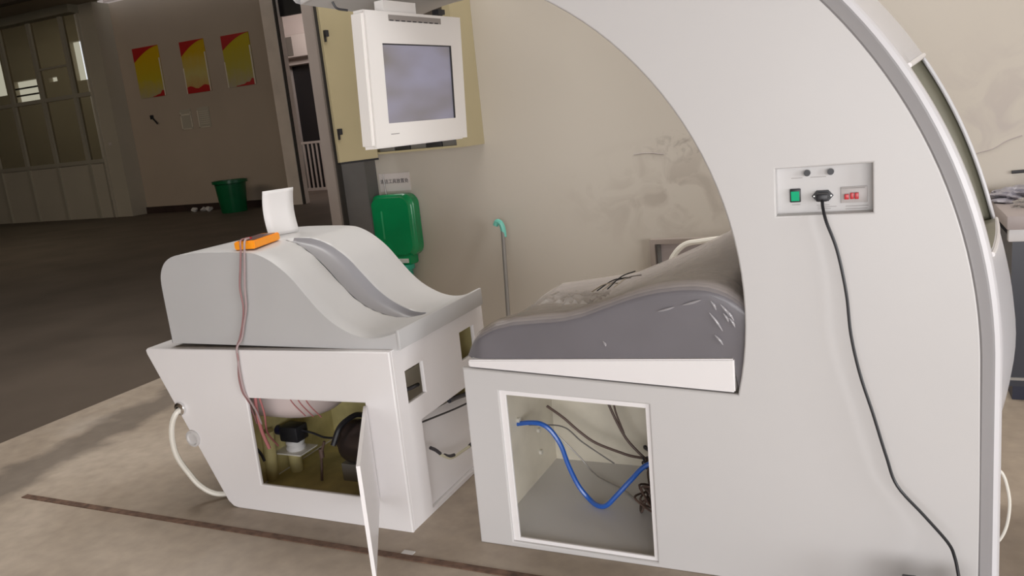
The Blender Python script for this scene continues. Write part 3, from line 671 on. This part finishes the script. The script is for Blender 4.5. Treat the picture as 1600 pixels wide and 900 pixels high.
# cushion
FR = [(-1.292, 0.672), (-1.275, 0.705), (-1.25, 0.742), (-1.223, 0.768), (-1.16, 0.800), (-1.088, 0.818), (-1.0, 0.826), (-0.908, 0.834), (-0.84, 0.850), (-0.777, 0.873), (-0.71, 0.897), (-0.652, 0.915), (-0.60, 0.926), (-0.535, 0.934), (-0.48, 0.935), (-0.442, 0.930), (-0.40, 0.915), (-0.371, 0.896), (-0.345, 0.872), (-0.30, 0.84)]
BK = [(-1.32, 0.665), (-1.292, 0.69), (-1.24, 0.745), (-1.16, 0.785), (-1.0, 0.805), (-0.85, 0.825), (-0.72, 0.875), (-0.60, 0.925), (-0.48, 0.982), (-0.38, 1.0), (-0.30, 1.0)]
def cushion_rows(off=0.0, x_to=-0.30):
    rows = []
    xs_ = [FR[0][0]-off]+[FR[0][0]+(x_to-FR[0][0])*(k/70)**1.25 for k in range(1, 71)]
    yf, yb = Y0+0.018-off*0.6, Y1-0.03
    if off: yf = Y0+0.016
    for x in xs_:
        zf = interp(FR, x)+off; zb_ = interp(BK, x)+off
        zb0 = 0.679+(x+1.262)/0.88*0.033; zb0 = max(min(zb0, 0.712), 0.672)-0.004
        if x > -0.381: zb0 = 0.60
        zf = max(zf, zb0+0.004); zb_ = max(zb_, zb0+0.004); row = [(x, yf+0.001, zb0)]
        h = zf-zb0; rr = min(0.035, h*0.5)
        nose = max(0.0, 1-(x-FR[0][0])/0.09); yi = 0.05*nose*nose   # round the corner at the foot
        row[0] = (x, yf+yi, zb0)
        for k in range(5): row.append((x, yf+yi+0.0, zb0+(h-rr)*(k+1)/5))
        for k in range(1, 6):
            a = PI/2*k/5; row.append((x, yf+yi+rr*(1-math.cos(a)), zb0+h-rr+rr*math.sin(a)))
        y_s = yf+yi+rr
        for k in range(1, 15):
            t = k/14; s = t*t*(3-2*t); z = zf+(zb_-zf)*s-0.018*math.sin(PI*t)*min(1, h/0.1)
            row.append((x, y_s+(yb-y_s)*t, z))
        row.append((x, yb+0.004, zb_-0.02)); row.append((x, yb+0.004, zb0))
        rows.append(row)
    return rows
bm = bmesh.new(); V_ = grid(bm, cushion_rows()); bm.faces.new(V_[0]); bm.faces.new(V_[-1][::-1])
mk('cushion', bm, M['cushion'], AM, True)
bm = bmesh.new(); rows = cushion_rows(0.006, -0.31)
rnd = random.Random(3); rows2 = []
for i, r in enumerate(rows):
    rr2 = []
    for j, p in enumerate(r):
        q = Vector(p)
        if 9 < j < 22: q.z += 0.0015*math.sin(i*0.5+j*0.7)+0.0015*math.sin(i*0.27-j*0.8)
        rr2.append(tuple(q))
    rows2.append(rr2)
grid(bm, rows2); mk('plastic_wrap', bm, M['wrap'], AM, True)
rnd = random.Random(8)
for (xa, za, xb, zb2) in ((-0.442, 0.885, -0.428, 0.858), (-0.448, 0.850, -0.412, 0.795), (-0.415, 0.875, -0.392, 0.842), (-0.402, 0.862, -0.378, 0.825), (-0.408, 0.848, -0.394, 0.822), (-0.392, 0.835, -0.376, 0.806), (-0.435, 0.782, -0.412, 0.752), (-0.78, 0.755, -0.772, 0.738), (-0.525, 0.872, -0.47, 0.888), (-0.60, 0.852, -0.55, 0.866)):
    y_ = Y0+0.012; hose('fold_highlight', M['foldglint'], [(xa, y_, za), ((xa+xb)/2+0.003, y_-0.002, (za+zb2)/2), (xb, y_, zb2)], [0.0012+0.0030*math.sin(PI*q/10) for q in range(11)], AM, 5, 8)
# crumpled film bits on the couch
def filmbit(name, cx, cy, cz, sx, sy, sz, label, seed, m='film'):
    rnd = random.Random(seed); bm = bmesh.new(); n = 12
    H = [[rnd.uniform(0, 1) for _ in range(n+1)] for _ in range(n+1)]
    grid(bm, [[(cx+sx*(i/n-0.5)+0.01*H[j][i], cy+sy*(j/n-0.5), cz+sz*H[i][j]) for i in range(n+1)] for j in range(n+1)])
    return props(mk(name, bm, M[m]), label, 'plastic film')
filmbit('film_scrap', -0.93, 2.44, 0.845, 0.20, 0.16, 0.018, 'crumpled clear film patch on the lower end of the couch', 4)
t = thing('twist_tie_bundle', (-0.83, 2.53, 0.872), 'small bundle of dark wire ties on the middle of the couch', 'wire ties')
rnd = random.Random(2)
for k in range(5):
    p = Vector((-0.88+0.02*k, 2.47+0.02*rnd.random(), 0.862+0.004*k)); q = p+Vector((0.06+0.03*rnd.random(), 0.09*rnd.random()+0.03, 0.02+0.02*rnd.random()))
    hose('tie', M['black'] if k % 2 else M['chrome'], [p, (p+q)/2+Vector((0, 0, 0.012)), q], 0.0022, t, 4, 5)
# control recess
cr = box('control_recess', M['panel'], -0.256, -0.006, Y0+0.040, Y0+0.046, 1.122, 1.260, AM)
bm = bmesh.new(); y_a, y_b = Y0+0.004, Y0+0.041
abox(bm, -0.255, -0.2505, y_a+0.016, y_b, 1.123, 1.259); abox(bm, -0.0115, -0.007, y_a+0.016, y_b, 1.123, 1.259); abox(bm, -0.2505, -0.0115, y_a+0.016, y_b, 1.2545, 1.259); abox(bm, -0.2505, -0.0115, y_a+0.016, y_b, 1.123, 1.1275)
mk('recess_wall', bm, M['panel'], cr)
yb_ = Y0+0.040
for x, z in ((-0.172, 1.236), (-0.113, 1.236)): cyl('jack', M['black'], (x, yb_, z), (x, yb_-0.016, z), 0.0082, cr, 16)
box('rocker_frame', M['black'], -0.218, -0.190, yb_-0.008, yb_, 1.158, 1.195, cr, 0.002)
bm = bmesh.new(); vs = [(-0.2145, 1.162), (-0.1935, 1.162), (-0.1935, 1.188), (-0.2145, 1.188)]
fr = [bm.verts.new((x, yb_-(0.009 if z < 1.17 else 0.014), z)) for x, z in vs]; bk = [bm.verts.new((x, yb_-0.006, z)) for x, z in vs]
bm.faces.new(fr)
for k in range(4): bm.faces.new((fr[k], bk[k], bk[(k+1) % 4], fr[(k+1) % 4]))
mk('rocker', bm, M['rocker'], cr)
bm = bmesh.new(); hexo = [(-0.162, 1.172), (-0.149, 1.187), (-0.120, 1.187), (-0.107, 1.172), (-0.120, 1.157), (-0.149, 1.157)]
plate('inlet_flange', M['black'], hexo, [], yb_-0.006, yb_, 'xz', 0.001, cr)
cyl('screw', M['steel'], (-0.156, yb_-0.006, 1.172), (-0.156, yb_-0.008, 1.172), 0.002, cr, 8); cyl('screw', M['steel'], (-0.113, yb_-0.006, 1.172), (-0.113, yb_-0.008, 1.172), 0.002, cr, 8)
box('breaker_window', mat('breaker_grey', (0.48, 0.45, 0.44), 0.4), -0.089, -0.024, yb_-0.004, yb_, 1.150, 1.193, cr, 0.001)
box('breaker_toggle', M['red'], -0.080, -0.069, yb_-0.012, yb_-0.004, 1.160, 1.174, cr, 0.001)
box('breaker_toggle', M['red'], -0.066, -0.057, yb_-0.010, yb_-0.004, 1.160, 1.177, cr, 0.001); box('breaker_toggle', M['red'], -0.055, -0.045, yb_-0.013, yb_-0.004, 1.160, 1.177, cr, 0.001)
box('breaker_slot', M['faintink'], -0.089, -0.030, yb_-0.0055, yb_-0.004, 1.188, 1.1905, cr)
for x0_, x1_, z_ in ((-0.214, -0.185, 1.2225), (-0.165, -0.125, 1.2225), (-0.214, -0.192, 1.150), (-0.150, -0.118, 1.146), (-0.148, -0.100, 1.141), (-0.148, -0.115, 1.136), (-0.078, -0.022, 1.140), (-0.078, -0.024, 1.133)):
    box('printed_line', M['faintink'], x0_, x1_, yb_-0.0006, yb_, z_, z_+0.0016, cr)
# monitor hung inside the arch, turned towards the couch
md = Vector((0.156, 0.988, 0)); md.normalize(); mn = Vector((md.y, -md.x, 0))   # mn points towards the couch (+x)
mo = Vector((-1.605, 2.40, 1.402))
def mp_(s, h, w_): p = mo+md*s+mn*w_; p.z = 1.402+h; p += mn*0.0+Vector((0.025*(h/0.47), 0, 0)); return p
def mbox(name, m, s0, s1, h0, h1, w0, w1, parent, bev=0.0):
    bm = bmesh.new(); vs = [bm.verts.new(mp_(s, h, w_)) for s in (s0, s1) for w_ in (w0, w1) for h in (h0, h1)]
    for f in [(0, 1, 3, 2), (4, 6, 7, 5), (0, 4, 5, 1), (2, 3, 7, 6), (0, 2, 6, 4), (1, 5, 7, 3)]: bm.faces.new([vs[i] for i in f])
    if bev: bmesh.ops.bevel(bm, geom=bm.edges[:], offset=bev, segments=3, affect='EDGES')
    return mk(name, bm, m, parent, bev > 0)
MW = 0.55
mon = mbox('monitor', M['monitor'], 0, MW, 0, 0.472, -0.075, -0.006, AM, 0.012)
# bezel as four bars so that the screen sits recessed
bz = bmesh.new()
def addm(bm, s0, s1, h0, h1, w0, w1):
    vs = [bm.verts.new(mp_(s, h, w_)) for s in (s0, s1) for w_ in (w0, w1) for h in (h0, h1)]
    for f in [(0, 1, 3, 2), (4, 6, 7, 5), (0, 4, 5, 1), (2, 3, 7, 6), (0, 2, 6, 4), (1, 5, 7, 3)]: bm.faces.new([vs[i] for i in f])
sA, sB, hA, hB = 0.078, 0.475, 0.085, 0.360
addm(bz, 0.004, sA, 0.004, 0.468, -0.008, 0); addm(bz, sB, MW-0.004, 0.004, 0.468, -0.008, 0); addm(bz, sA, sB, 0.004, hA, -0.008, 0); addm(bz, sA, sB, hB, 0.468, -0.008, 0)
mk('bezel', bz, M['monitor'], mon)
mbox('screen', M['screen'], sA, sB, hA, hB, -0.0075, -0.004, mon)
mbox('screen_rim', M['black'], sA, sB, hB-0.004, hB, -0.004, 0.0005, mon); mbox('screen_rim', M['black'], sB-0.006, sB, hA, hB-0.004, -0.004, 0.0005, mon)
mbox('vent_slot', mat('vent_shade', (0.33, 0.30, 0.28), 0.5), 0.12, 0.42, 0.437, 0.458, -0.006, 0.0008, mon)
for k in range(9): mbox('vent_tooth', M['ink'], 0.125+k*0.032, 0.145+k*0.032, 0.437, 0.441, 0.0, 0.0016, mon)
mbox('printed_mark', M['faintink'], 0.085, 0.13, 0.045, 0.048, -0.001, 0.0006, mon)
bm = bmesh.new(); addm(bm, 0.12, 0.30, 0.472, 0.51, -0.06, -0.02); mk('mount', bm, M['monitor'], AM)
bm = bmesh.new(); addm(bm, 0.41, 0.45, 0.474, 0.492, -0.03, 0.0); mk('cable_clip', bm, M['black'], AM)
hose('cable_loop', M['black'], [(-1.66, 2.385, 1.97), (-1.69, 2.38, 1.93), (-1.685, 2.39, 1.89), (-1.66, 2.42, 1.88)], 0.004, AM)
# hoses and wires in the base
hose('blue_hose', M['blue'], [(-1.272, 2.60, 0.313), (-1.215, 2.60, 0.323), (-1.165, 2.60, 0.322), (-1.125, 2.60, 0.297), (-1.09, 2.60, 0.24), (-1.068, 2.60, 0.165), (-1.035, 2.60, 0.085), (-0.995, 2.595, 0.037), (-0.955, 2.57, 0.026), (-0.915, 2.56, 0.035), (-0.875, 2.57, 0.075), (-0.82, 2.59, 0.135), (-0.765, 2.60, 0.19), (-0.68, 2.62, 0.22)], 0.0095, AM)
hose('wire', M['brownwire'], [(-1.22, 2.8, 0.315), (-1.154, 2.8, 0.270), (-1.09, 2.8, 0.215), (-1.026, 2.8, 0.172), (-0.93, 2.8, 0.14), (-0.86, 2.8, 0.125), (-0.72, 2.8, 0.12)], 0.0055, AM)
hose('wire', M['brownwire'], [(-0.985, 2.8, 0.44), (-0.96, 2.8, 0.345), (-0.904, 2.8, 0.213), (-0.85, 2.8, 0.145), (-0.8, 2.79, 0.11)], 0.0055, AM)
hose('wire', M['brownwire'], [(-0.93, 2.8, 0.44), (-0.935, 2.8, 0.33), (-0.904, 2.8, 0.22)], 0.004, AM)
hose('wire', M['pole'], [(-1.19, 2.82, 0.18), (-1.11, 2.82, 0.10), (-1.03, 2.80, 0.03), (-0.9, 2.72, 0.024), (-0.80, 2.62, 0.02)], 0.003, AM)
hose('wire', M['pole'], [(-1.262, 2.7, 0.27), (-1.16, 2.8, 0.23), (-1.1, 2.86, 0.14), (-0.98, 2.88, 0.05)], 0.003, AM)
rnd = random.Random(11)
for k in range(5):
    p = [(-0.80+0.10*rnd.random(), 2.50+0.25*rnd.random(), 0.022+0.10*rnd.random()) for _ in range(6)]; hose('tangled_wire', M['brownwire'], p, 0.004, AM, 6, 6)
for k in range(3):
    p = [(-0.84+0.10*rnd.random(), 2.72+0.1*rnd.random(), 0.10+0.07*rnd.random()) for _ in range(5)]; hose('tangled_wire', M['ink'], p, 0.004, AM, 6, 6)
for x, z in ((-1.262, 0.215), (-1.262, 0.33), (-1.262, 0.12)): cyl('fitting', M['hosewhite'], (x, 2.78 if z < 0.3 else 2.60, z), (x+0.012, 2.78 if z < 0.3 else 2.60, z), 0.010, AM, 10)

# power cable hanging over the arched panel
t = thing('power_cable', (0.2, 2.2, 0.1), 'black power cable hanging from the arched panel socket', 'cable')
bm = bmesh.new(); abox(bm, -0.150, -0.119, Y0+0.000, Y0+0.034, 1.160, 1.182, 0.005); mk('plug', bm, M['black'], t, True)
hose('cord', M['black'], [(-0.134, Y0+0.004, 1.165), (-0.131, Y0-0.018, 1.145), (-0.122, Y0-0.035, 1.11), (-0.097, Y0-0.04, 1.035), (-0.076, Y0-0.045, 0.92), (-0.066, Y0-0.05, 0.81), (-0.045, Y0-0.05, 0.70), (-0.014, Y0-0.05, 0.59), (0.018, Y0-0.05, 0.47), (0.045, Y0-0.05, 0.385), (0.11, Y0-0.06, 0.31), (0.165, Y0-0.08, 0.25), (0.180, Y0-0.10, 0.22), (0.187, Y0-0.12, 0.185), (0.190, Y0-0.13, 0.165)], 0.0042, t, 6)
# objects just cut by the frame bottom
t = thing('connector_block', (0.2, 2.1, 0), 'grey and white connector block at the foot of the arched panel', 'connector')
box('stand', M['panel'], 0.135, 0.225, 2.09, 2.15, 0.0, 0.155, t, 0.008)
turned('round_top', M['darkpost'], (0.20, 2.12, 0.155), (0, 0, 1), [(0, 0), (0.022, 0), (0.022, 0.010), (0.014, 0.016), (0, 0.016)], t)
t = thing('dark_plug', (0.07, 2.12, 0), 'dark reddish plug standing left of the grey connector block', 'plug')
box('body', mat('dark_maroon', (0.03, 0.012, 0.012), 0.4), 0.045, 0.10, 2.10, 2.14, 0.0, 0.162, t, 0.01); box('cap', M['black'], 0.055, 0.09, 2.105, 2.135, 0.16, 0.170, t, 0.003)

# ================================================================== SADDLE MACHINE (left)
SM = thing('saddle_machine', (-2.1, 2.6, 0), 'white base with grey wave-shaped saddle top, standing left of the arched simulator', 'exercise machine')
YL0, YL1 = 2.256, 3.0
XR = -1.570
tl = [(-2.445+0.03, 0.0), (XR, 0.0), (XR, 0.700), (-2.765, 0.680), (-2.775, 0.672), (-2.772, 0.655), (-2.465, 0.025), (-2.44, 0.004)]
HX = -1.703
lopen = [(-2.270, 0.120), (HX, 0.120), (HX, 0.502), (-2.270, 0.490)]
plate('front_panel', M['white'], tl, [lopen], YL0, YL0+0.018, 'xz', 0.005, SM)
plate('rear_panel', M['white'], tl, [], YL1-0.018, YL1, 'xz', 0.005, SM)
plate('side_panel', M['white'], rect(YL0+0.016, YL1-0.016, 0.0, 0.7005), [rect(2.343, 2.470, 0.476, 0.600), rect(2.775, 2.903, 0.50, 0.622), rect(2.415, 2.93, 0.02, 0.385)], XR-0.018, XR, 'yz', 0.003, SM)
# slanting left side + top deck
bm = bmesh.new()
pts = [(-2.440, 0.004), (-2.465, 0.025), (-2.772, 0.655), (-2.775, 0.672), (-2.765, 0.680), (XR, 0.700)]
grid(bm, [[(x, YL0+0.012, z) for x, z in pts], [(x, YL1-0.012, z) for x, z in pts]]); ob = mk('deck', bm, M['white'], SM, True)
bm = bmesh.new(); abox(bm, -2.44, XR-0.02, YL0+0.02, YL1-0.02, 0.0, 0.012); mk('base_floor', bm, M['olive'], SM)
bm = bmesh.new(); abox(bm, -2.45, XR-0.02, YL1-0.03, YL1-0.02, 0.012, 0.66); mk('lining', bm, M['olive'], SM)
bm = bmesh.new(); abox(bm, -2.46, -2.45, YL0+0.02, YL1-0.03, 0.0, 0.66); mk('lining', bm, M['olive'], SM)
bm = bmesh.new(); abox(bm, -2.7, XR-0.02, YL0+0.02, YL1-0.02, 0.655, 0.665); mk('lining', bm, M['olive'], SM)
# recessed access plate in the side hatch with its cables
bm = bmesh.new(); vs = [bm.verts.new(p) for p in ((-1.589, 2.415, 0.02), (-1.589, 2.93, 0.02), (-1.640, 2.93, 0.315), (-1.640, 2.415, 0.36))]
bm.faces.new(vs); ob = mk('access_plate', bm, M['white'], SM); so = ob.modifiers.new('t', 'SOLIDIFY'); so.thickness = 0.006; so.offset = 0
bm = bmesh.new(); abox(bm, -1.76, -1.75, 2.40, 2.95, 0.02, 0.5); mk('inner_partition', bm, M['inner'], SM)
hose('hatch_cable', M['black'], [(-1.575, 2.42, 0.372), (-1.585, 2.55, 0.345), (-1.588, 2.70, 0.318), (-1.588, 2.90, 0.29)], 0.004, SM)
hose('hatch_cable', M['benchdark'], [(-1.60, 2.68, 0.36), (-1.60, 2.74, 0.352), (-1.60, 2.85, 0.33)], 0.011, SM)
hose('loop_cable', M['ink'], [(-1.572, 2.45, 0.255), (-1.565, 2.475, 0.235), (-1.562, 2.50, 0.21)], 0.007, SM)
hose('loop_cable', M['ink'], [(-1.562, 2.53, 0.19), (-1.56, 2.56, 0.172), (-1.56, 2.60, 0.160)], 0.007, SM)
hose('loop_cable', M['hosegrip'], [(-1.562, 2.50, 0.205), (-1.56, 2.56, 0.165), (-1.56, 2.60, 0.153), (-1.56, 2.68, 0.145), (-1.56, 2.74, 0.14)], 0.006, SM)
hose('loop_cable', M['ink'], [(-1.56, 2.73, 0.142), (-1.56, 2.80, 0.148)], 0.007, SM)
hose('window_cable', M['black'], [(-1.62, 2.30, 0.53), (-1.60, 2.38, 0.515), (-1.61, 2.48, 0.50)], 0.008, SM)
# saddle body: loft of the wave profile across y, with a groove
WV = [(-2.648, 0.70), (-2.650, 0.90), (-2.648, 0.96), (-2.638, 0.995), (-2.618, 1.025), (-2.590, 1.046), (-2.55, 1.060), (-2.48, 1.069), (-2.40, 1.073), (-2.25, 1.071), (-2.16, 1.066), (-2.12, 1.058), (-2.07, 1.036), (-2.02, 1.002), (-1.973, 0.960), (-1.921, 0.898), (-1.868, 0.838), (-1.812, 0.792), (-1.746, 0.758), (-1.69, 0.743), (-1.645, 0.742), (-1.60, 0.750), (-1.545, 0.766)]
prof = catmull([(x, 0, z) for x, z in WV], 4)
def groove_w(x):
    if x < -2.22 or x > -1.625: return 0.0
    t = (x+2.22)/(0.595)
    return 0.082*math.sin(PI*min(1, max(0, t)))**0.55
def groove_c(x):
    return 2.575+0.05*max(0, min(1, (x+2.0)/0.36))**1.5
ysb = [2.29, 2.292, 2.30, 2.36, 2.43, 2.49]+[2.49+0.010*k for k in range(1, 23)]+[2.76, 2.82, 2.88, 2.93, 2.948, 2.95]
ysb = sorted(set(round(y, 4) for y in ysb))
rows = []; groove_rows = []
def GD(u, gw): return 0.030*(1-u**4)*min(1, gw/0.05)
for i, p in enumerate(prof):
    t_ = (prof[min(i+1, len(prof)-1)]-prof[max(i-1, 0)]).normalized(); nrm = Vector((t_.z, 0, -t_.x)) * -1
    if nrm.z < 0 and p.x > -2.6: nrm = -nrm
    row = []
    for y in ysb:
        d = 0.0; gw = groove_w(p.x)
        if gw > 0.004:
            u = abs(y-groove_c(p.x))/gw
            if u < 1: d = GD(u, gw)
        if y < 2.294 or y > 2.946: d += 0.003
        q = Vector((p.x, y, p.z))-nrm*d*(1 if p.x > -2.5 else 0)
        row.append(q)
    rows.append(row)
    gw = groove_w(p.x)
    if gw > 0.008: groove_rows.append([Vector((p.x, groove_c(p.x)+gw*0.97*t, p.z))-nrm*(GD(abs(t*0.97), gw)-0.0022) for t in [k/8-1 for k in range(17)]])
bm = bmesh.new(); V_ = grid(bm, rows)
# front/back faces and the foot end
for j, s in ((0, 1), (len(ysb)-1, -1)):
    base = [bm.verts.new((v.co.x, v.co.y, 0.697)) for v in [r[j] for r in V_]]
    col_ = [r[j] for r in V_]
    for k in range(len(col_)-1):
        try: bm.faces.new((col_[k], col_[k+1], base[k+1], base[k]) if s > 0 else (col_[k+1], col_[k], base[k], base[k+1]))
        except Exception: pass
last = V_[-1]; bl = [bm.verts.new((v.co.x, v.co.y, 0.697)) for v in last]
for k in range(len(last)-1): bm.faces.new((last[k], last[k+1], bl[k+1], bl[k]))
bmesh.ops.remove_doubles(bm, verts=bm.verts[:], dist=1e-4)
bmesh.ops.recalc_face_normals(bm, faces=bm.faces[:])
me = bpy.data.meshes.new('saddle'); bm.to_mesh(me); bm.free()
sad = link('saddle', me, M['grey'], SM, True)
bm = bmesh.new(); grid(bm, groove_rows); mk('groove_floor', bm, M['groove'], SM, True)
# raised rim at the foot end of the saddle
bm = bmesh.new(); abox(bm, -1.552, -1.538, 2.288, 2.952, 0.699, 0.772, 0.003); mk('end_lip', bm, M['grey'], SM, True)
# access door standing open, edge towards the camera
h0, h1 = Vector((HX+0.004, 2.250, 0)), Vector((-1.412, 1.795, 0)); dd = (h1-h0).normalized(); dn = Vector((-dd.y, dd.x, 0))
bm = bmesh.new(); vs = [bm.verts.new(h0+dd*s+dn*w_+Vector((0, 0, z))) for s in (0.0, 0.54) for w_ in (-0.006, 0.006) for z in (0.124, 0.494)]
for f in [(0, 1, 3, 2), (4, 6, 7, 5), (0, 4, 5, 1), (2, 3, 7, 6), (0, 2, 6, 4), (1, 5, 7, 3)]: bm.faces.new([vs[i] for i in f])
dr = mk('access_door', bm, M['white'], SM)
for zz in (0.17, 0.44): cyl('hinge', M['steel'], (HX+0.002, 2.252, zz-0.02), (HX+0.002, 2.252, zz+0.02), 0.005, dr, 10)
# ports and hose on the slanting side
turned('hose_port', M['chrome'], (-2.632, YL0-0.001, 0.425), (0, -1, 0), [(0.027, 0), (0.027, 0.012), (0.018, 0.018), (0.014, 0.018), (0.014, 0.004), (0, 0.004)], SM)
turned('round_port', M['panel'], (-2.595, YL0-0.001, 0.295), (0, -1, 0), [(0.036, 0), (0.036, 0.006), (0.028, 0.008), (0.024, 0.001), (0, 0.0005)], SM)
hose('drain_hose', M['hosewhite'], [(-2.628, 2.262, 0.424), (-2.632, 2.225, 0.415), (-2.655, 2.215, 0.37), (-2.672, 2.215, 0.30), (-2.675, 2.225, 0.22), (-2.66, 2.25, 0.14), (-2.625, 2.27, 0.07), (-2.57, 2.30, 0.025), (-2.50, 2.36, 0.014), (-2.44, 2.42, 0.014)], 0.0115, SM)
t_ = turned('latch_knob', M['chrome'], (-2.70, 2.40, 0.683), (0, 0, 1), [(0, 0), (0.014, 0), (0.012, 0.02), (0.006, 0.03), (0.006, 0.05), (0, 0.05)], SM)
# things inside the left base
bm = bmesh.new(); bmesh.ops.create_uvsphere(bm, u_segments=28, v_segments=16, radius=1)
for v in bm.verts: v.co = Vector((-2.33+math.copysign(abs(v.co.x)**0.6, v.co.x)*0.25, 2.60+v.co.y*0.2, 0.42+math.copysign(abs(v.co.z)**0.7, v.co.z)*0.12))
mk('tub_underside', bm, mat('pinkish_tub', (0.66, 0.56, 0.54), 0.4), SM, True)
cyl('support_post', M['olive'], (-2.385, 2.6, 0.012), (-2.385, 2.6, 0.112), 0.030, SM, 14)
cyl('support_post', M['olive'], (-2.44, 2.5, 0.012), (-2.425, 2.5, 0.24), 0.028, SM, 14)
bm = bmesh.new(); abox(bm, -2.47, -2.30, 2.54, 2.66, 0.112, 0.118); mk('mounting_plate', bm, M['hosewhite'], SM)
turned('hose_coil', M['card'], (-2.37, 2.60, 0.118), (0, 0, 1), [(0, 0), (0.04, 0), (0.045, 0.01), (0.04, 0.02), (0.036, 0.022), (0.04, 0.026), (0.043, 0.036), (0.036, 0.045), (0, 0.045)], SM)
box('sensor_body', M['black'], -2.42, -2.32, 2.56, 2.64, 0.163, 0.235, SM, 0.008)
cyl('sensor_barrel', mat('dark_blue_plastic', (0.015, 0.016, 0.05), 0.3), (-2.52, 2.585, 0.212), (-2.42, 2.59, 0.205), 0.022, SM, 16)
hose('sensor_cable', M['black'], [(-2.32, 2.6, 0.21), (-2.26, 2.6, 0.20), (-2.20, 2.6, 0.185), (-2.12, 2.6, 0.19), (-2.05, 2.6, 0.20)], 0.005, SM)
turned('motor', M['motor'], (-2.11, 2.62, 0.175), (1, 0, 0), [(0, -0.02), (0.04, -0.02), (0.05, 0.0), (0.05, 0.02), (0.085, 0.025), (0.095, 0.05), (0.095, 0.17), (0.08, 0.2), (0, 0.2)], SM)
hose('motor_strap', M['black'], [(-2.08, 2.50, 0.20), (-2.06, 2.54, 0.27), (-2.04, 2.62, 0.29), (-2.04, 2.70, 0.26)], 0.012, SM)
box('motor_foot', M['pole'], -2.10, -1.95, 2.56, 2.68, 0.012, 0.09, SM)
hose('wire', M['brownwire'], [(-2.165, 2.55, 0.19), (-2.19, 2.55, 0.13), (-2.20, 2.55, 0.07), (-2.185, 2.52, 0.02)], 0.006, SM)
cyl('wire_joint', M['brownwire'], (-2.19, 2.55, 0.155), (-2.19, 2.55, 0.115), 0.011, SM, 10)
hose('wire', M['black'], [(-2.50, 2.45, 0.22), (-2.44, 2.45, 0.16), (-2.42, 2.45, 0.12)], 0.006, SM)
hose('wire', M['redwire'], [(-2.262, 2.30, 0.49), (-2.268, 2.30, 0.42), (-2.27, 2.31, 0.33), (-2.255, 2.32, 0.25)], 0.007, SM)
hose('wire', M['redwire'], [(-2.245, 2.30, 0.49), (-2.25, 2.32, 0.40), (-2.29, 2.36, 0.30), (-2.33, 2.45, 0.2)], 0.004, SM)
for k in range(3): hose('wire', M['redwire'], [(-2.16+0.04*k, 2.36, 0.495), (-2.15+0.04*k, 2.38, 0.43), (-2.13+0.04*k, 2.42, 0.36)], 0.0025, SM)
# wires running from the orange tester down into the base
t = thing('twin_lead', (-2.2, 2.25, 0.5), 'pair of pinkish wires hanging down the grey saddle side', 'wire')
A1 = [(-2.215, 2.36, 1.110), (-2.190, 2.31, 1.108), (-2.172, 2.280, 1.075), (-2.180, 2.274, 1.01), (-2.196, 2.274, 0.93), (-2.206, 2.274, 0.855), (-2.230, 2.274, 0.79), (-2.252, 2.270, 0.73), (-2.260, 2.246, 0.700), (-2.263, 2.243, 0.65), (-2.265, 2.243, 0.58), (-2.262, 2.246, 0.52), (-2.258, 2.262, 0.480), (-2.26, 2.29, 0.42), (-2.265, 2.31, 0.36)]
hose('lead', M['greywire'], A1, 0.0042, t)
A2_ = [(x-0.010*math.sin(i*0.55), y, z) for i, (x, y, z) in enumerate(A1)]
hose('lead', mat('dull_pink_wire', (0.30, 0.15, 0.15), 0.5), [(x-0.012-0.004*math.sin(i*2), y, z) for i, (x, y, z) in enumerate(A2_)], 0.0036, t)
# orange tester lying on the saddle top
t = thing('orange_tester', (-2.28, 2.4, 1.075), 'orange plastic tester lying on top of the grey saddle', 'tester')
o0, o1 = Vector((-2.205, 2.318, 0)), Vector((-2.265, 2.54, 0)); dd = (o1-o0).normalized(); dn = Vector((dd.y, -dd.x, 0))
def obox(name, m, s0, s1, w0, w1, z0, z1, parent, bev=0.004):
    bm = bmesh.new(); vs = [bm.verts.new(o0+dd*s+dn*w_+Vector((0, 0, z))) for s in (s0, s1) for w_ in (w0, w1) for z in (z0, z1)]
    for f in [(0, 1, 3, 2), (4, 6, 7, 5), (0, 4, 5, 1), (2, 3, 7, 6), (0, 2, 6, 4), (1, 5, 7, 3)]: bm.faces.new([vs[i] for i in f])
    bmesh.ops.bevel(bm, geom=bm.edges[:], offset=bev, segments=2, affect='EDGES'); return mk(name, bm, m, parent, True)
obox('case', M['orange'], 0.0, 0.225, -0.042, 0.042, 1.0730, 1.104, t)
obox('face_plate', mat('dark_face', (0.10, 0.05, 0.05), 0.4), 0.02, 0.20, -0.034, 0.034, 1.1042, 1.1058, t, 0.0005)
obox('red_button', M['red'], 0.04, 0.065, -0.02, 0.005, 1.1058, 1.112, t, 0.002)
# curved white card standing on the saddle
t = thing('curved_card', (-2.36, 2.68, 1.07), 'curved white sheet standing upright on top of the grey saddle', 'sheet')
bm = bmesh.new(); rows = []
for k in range(13):
    h = k/12; bow = -0.030*math.sin(PI*(h*0.75+0.05))
    rows.append([(-2.345+0.045*j/4+bow*0.7+0.012*h, 2.622+0.142*j/4, 1.0745+0.192*h) for j in range(5)])
grid(bm, rows); ob = mk('sheet', bm, M['card'], t, True); so = ob.modifiers.new('t', 'SOLIDIFY'); so.thickness = 0.004; so.offset = 0

# scrap of paper on the drain line + loose rod
o = box('paper_scrap', M['paper'], -1.535, -1.49, 2.115, 2.14, 0.0, 0.004); props(o, 'small white paper scrap beside the drain line in front of saddle machine', 'scrap')
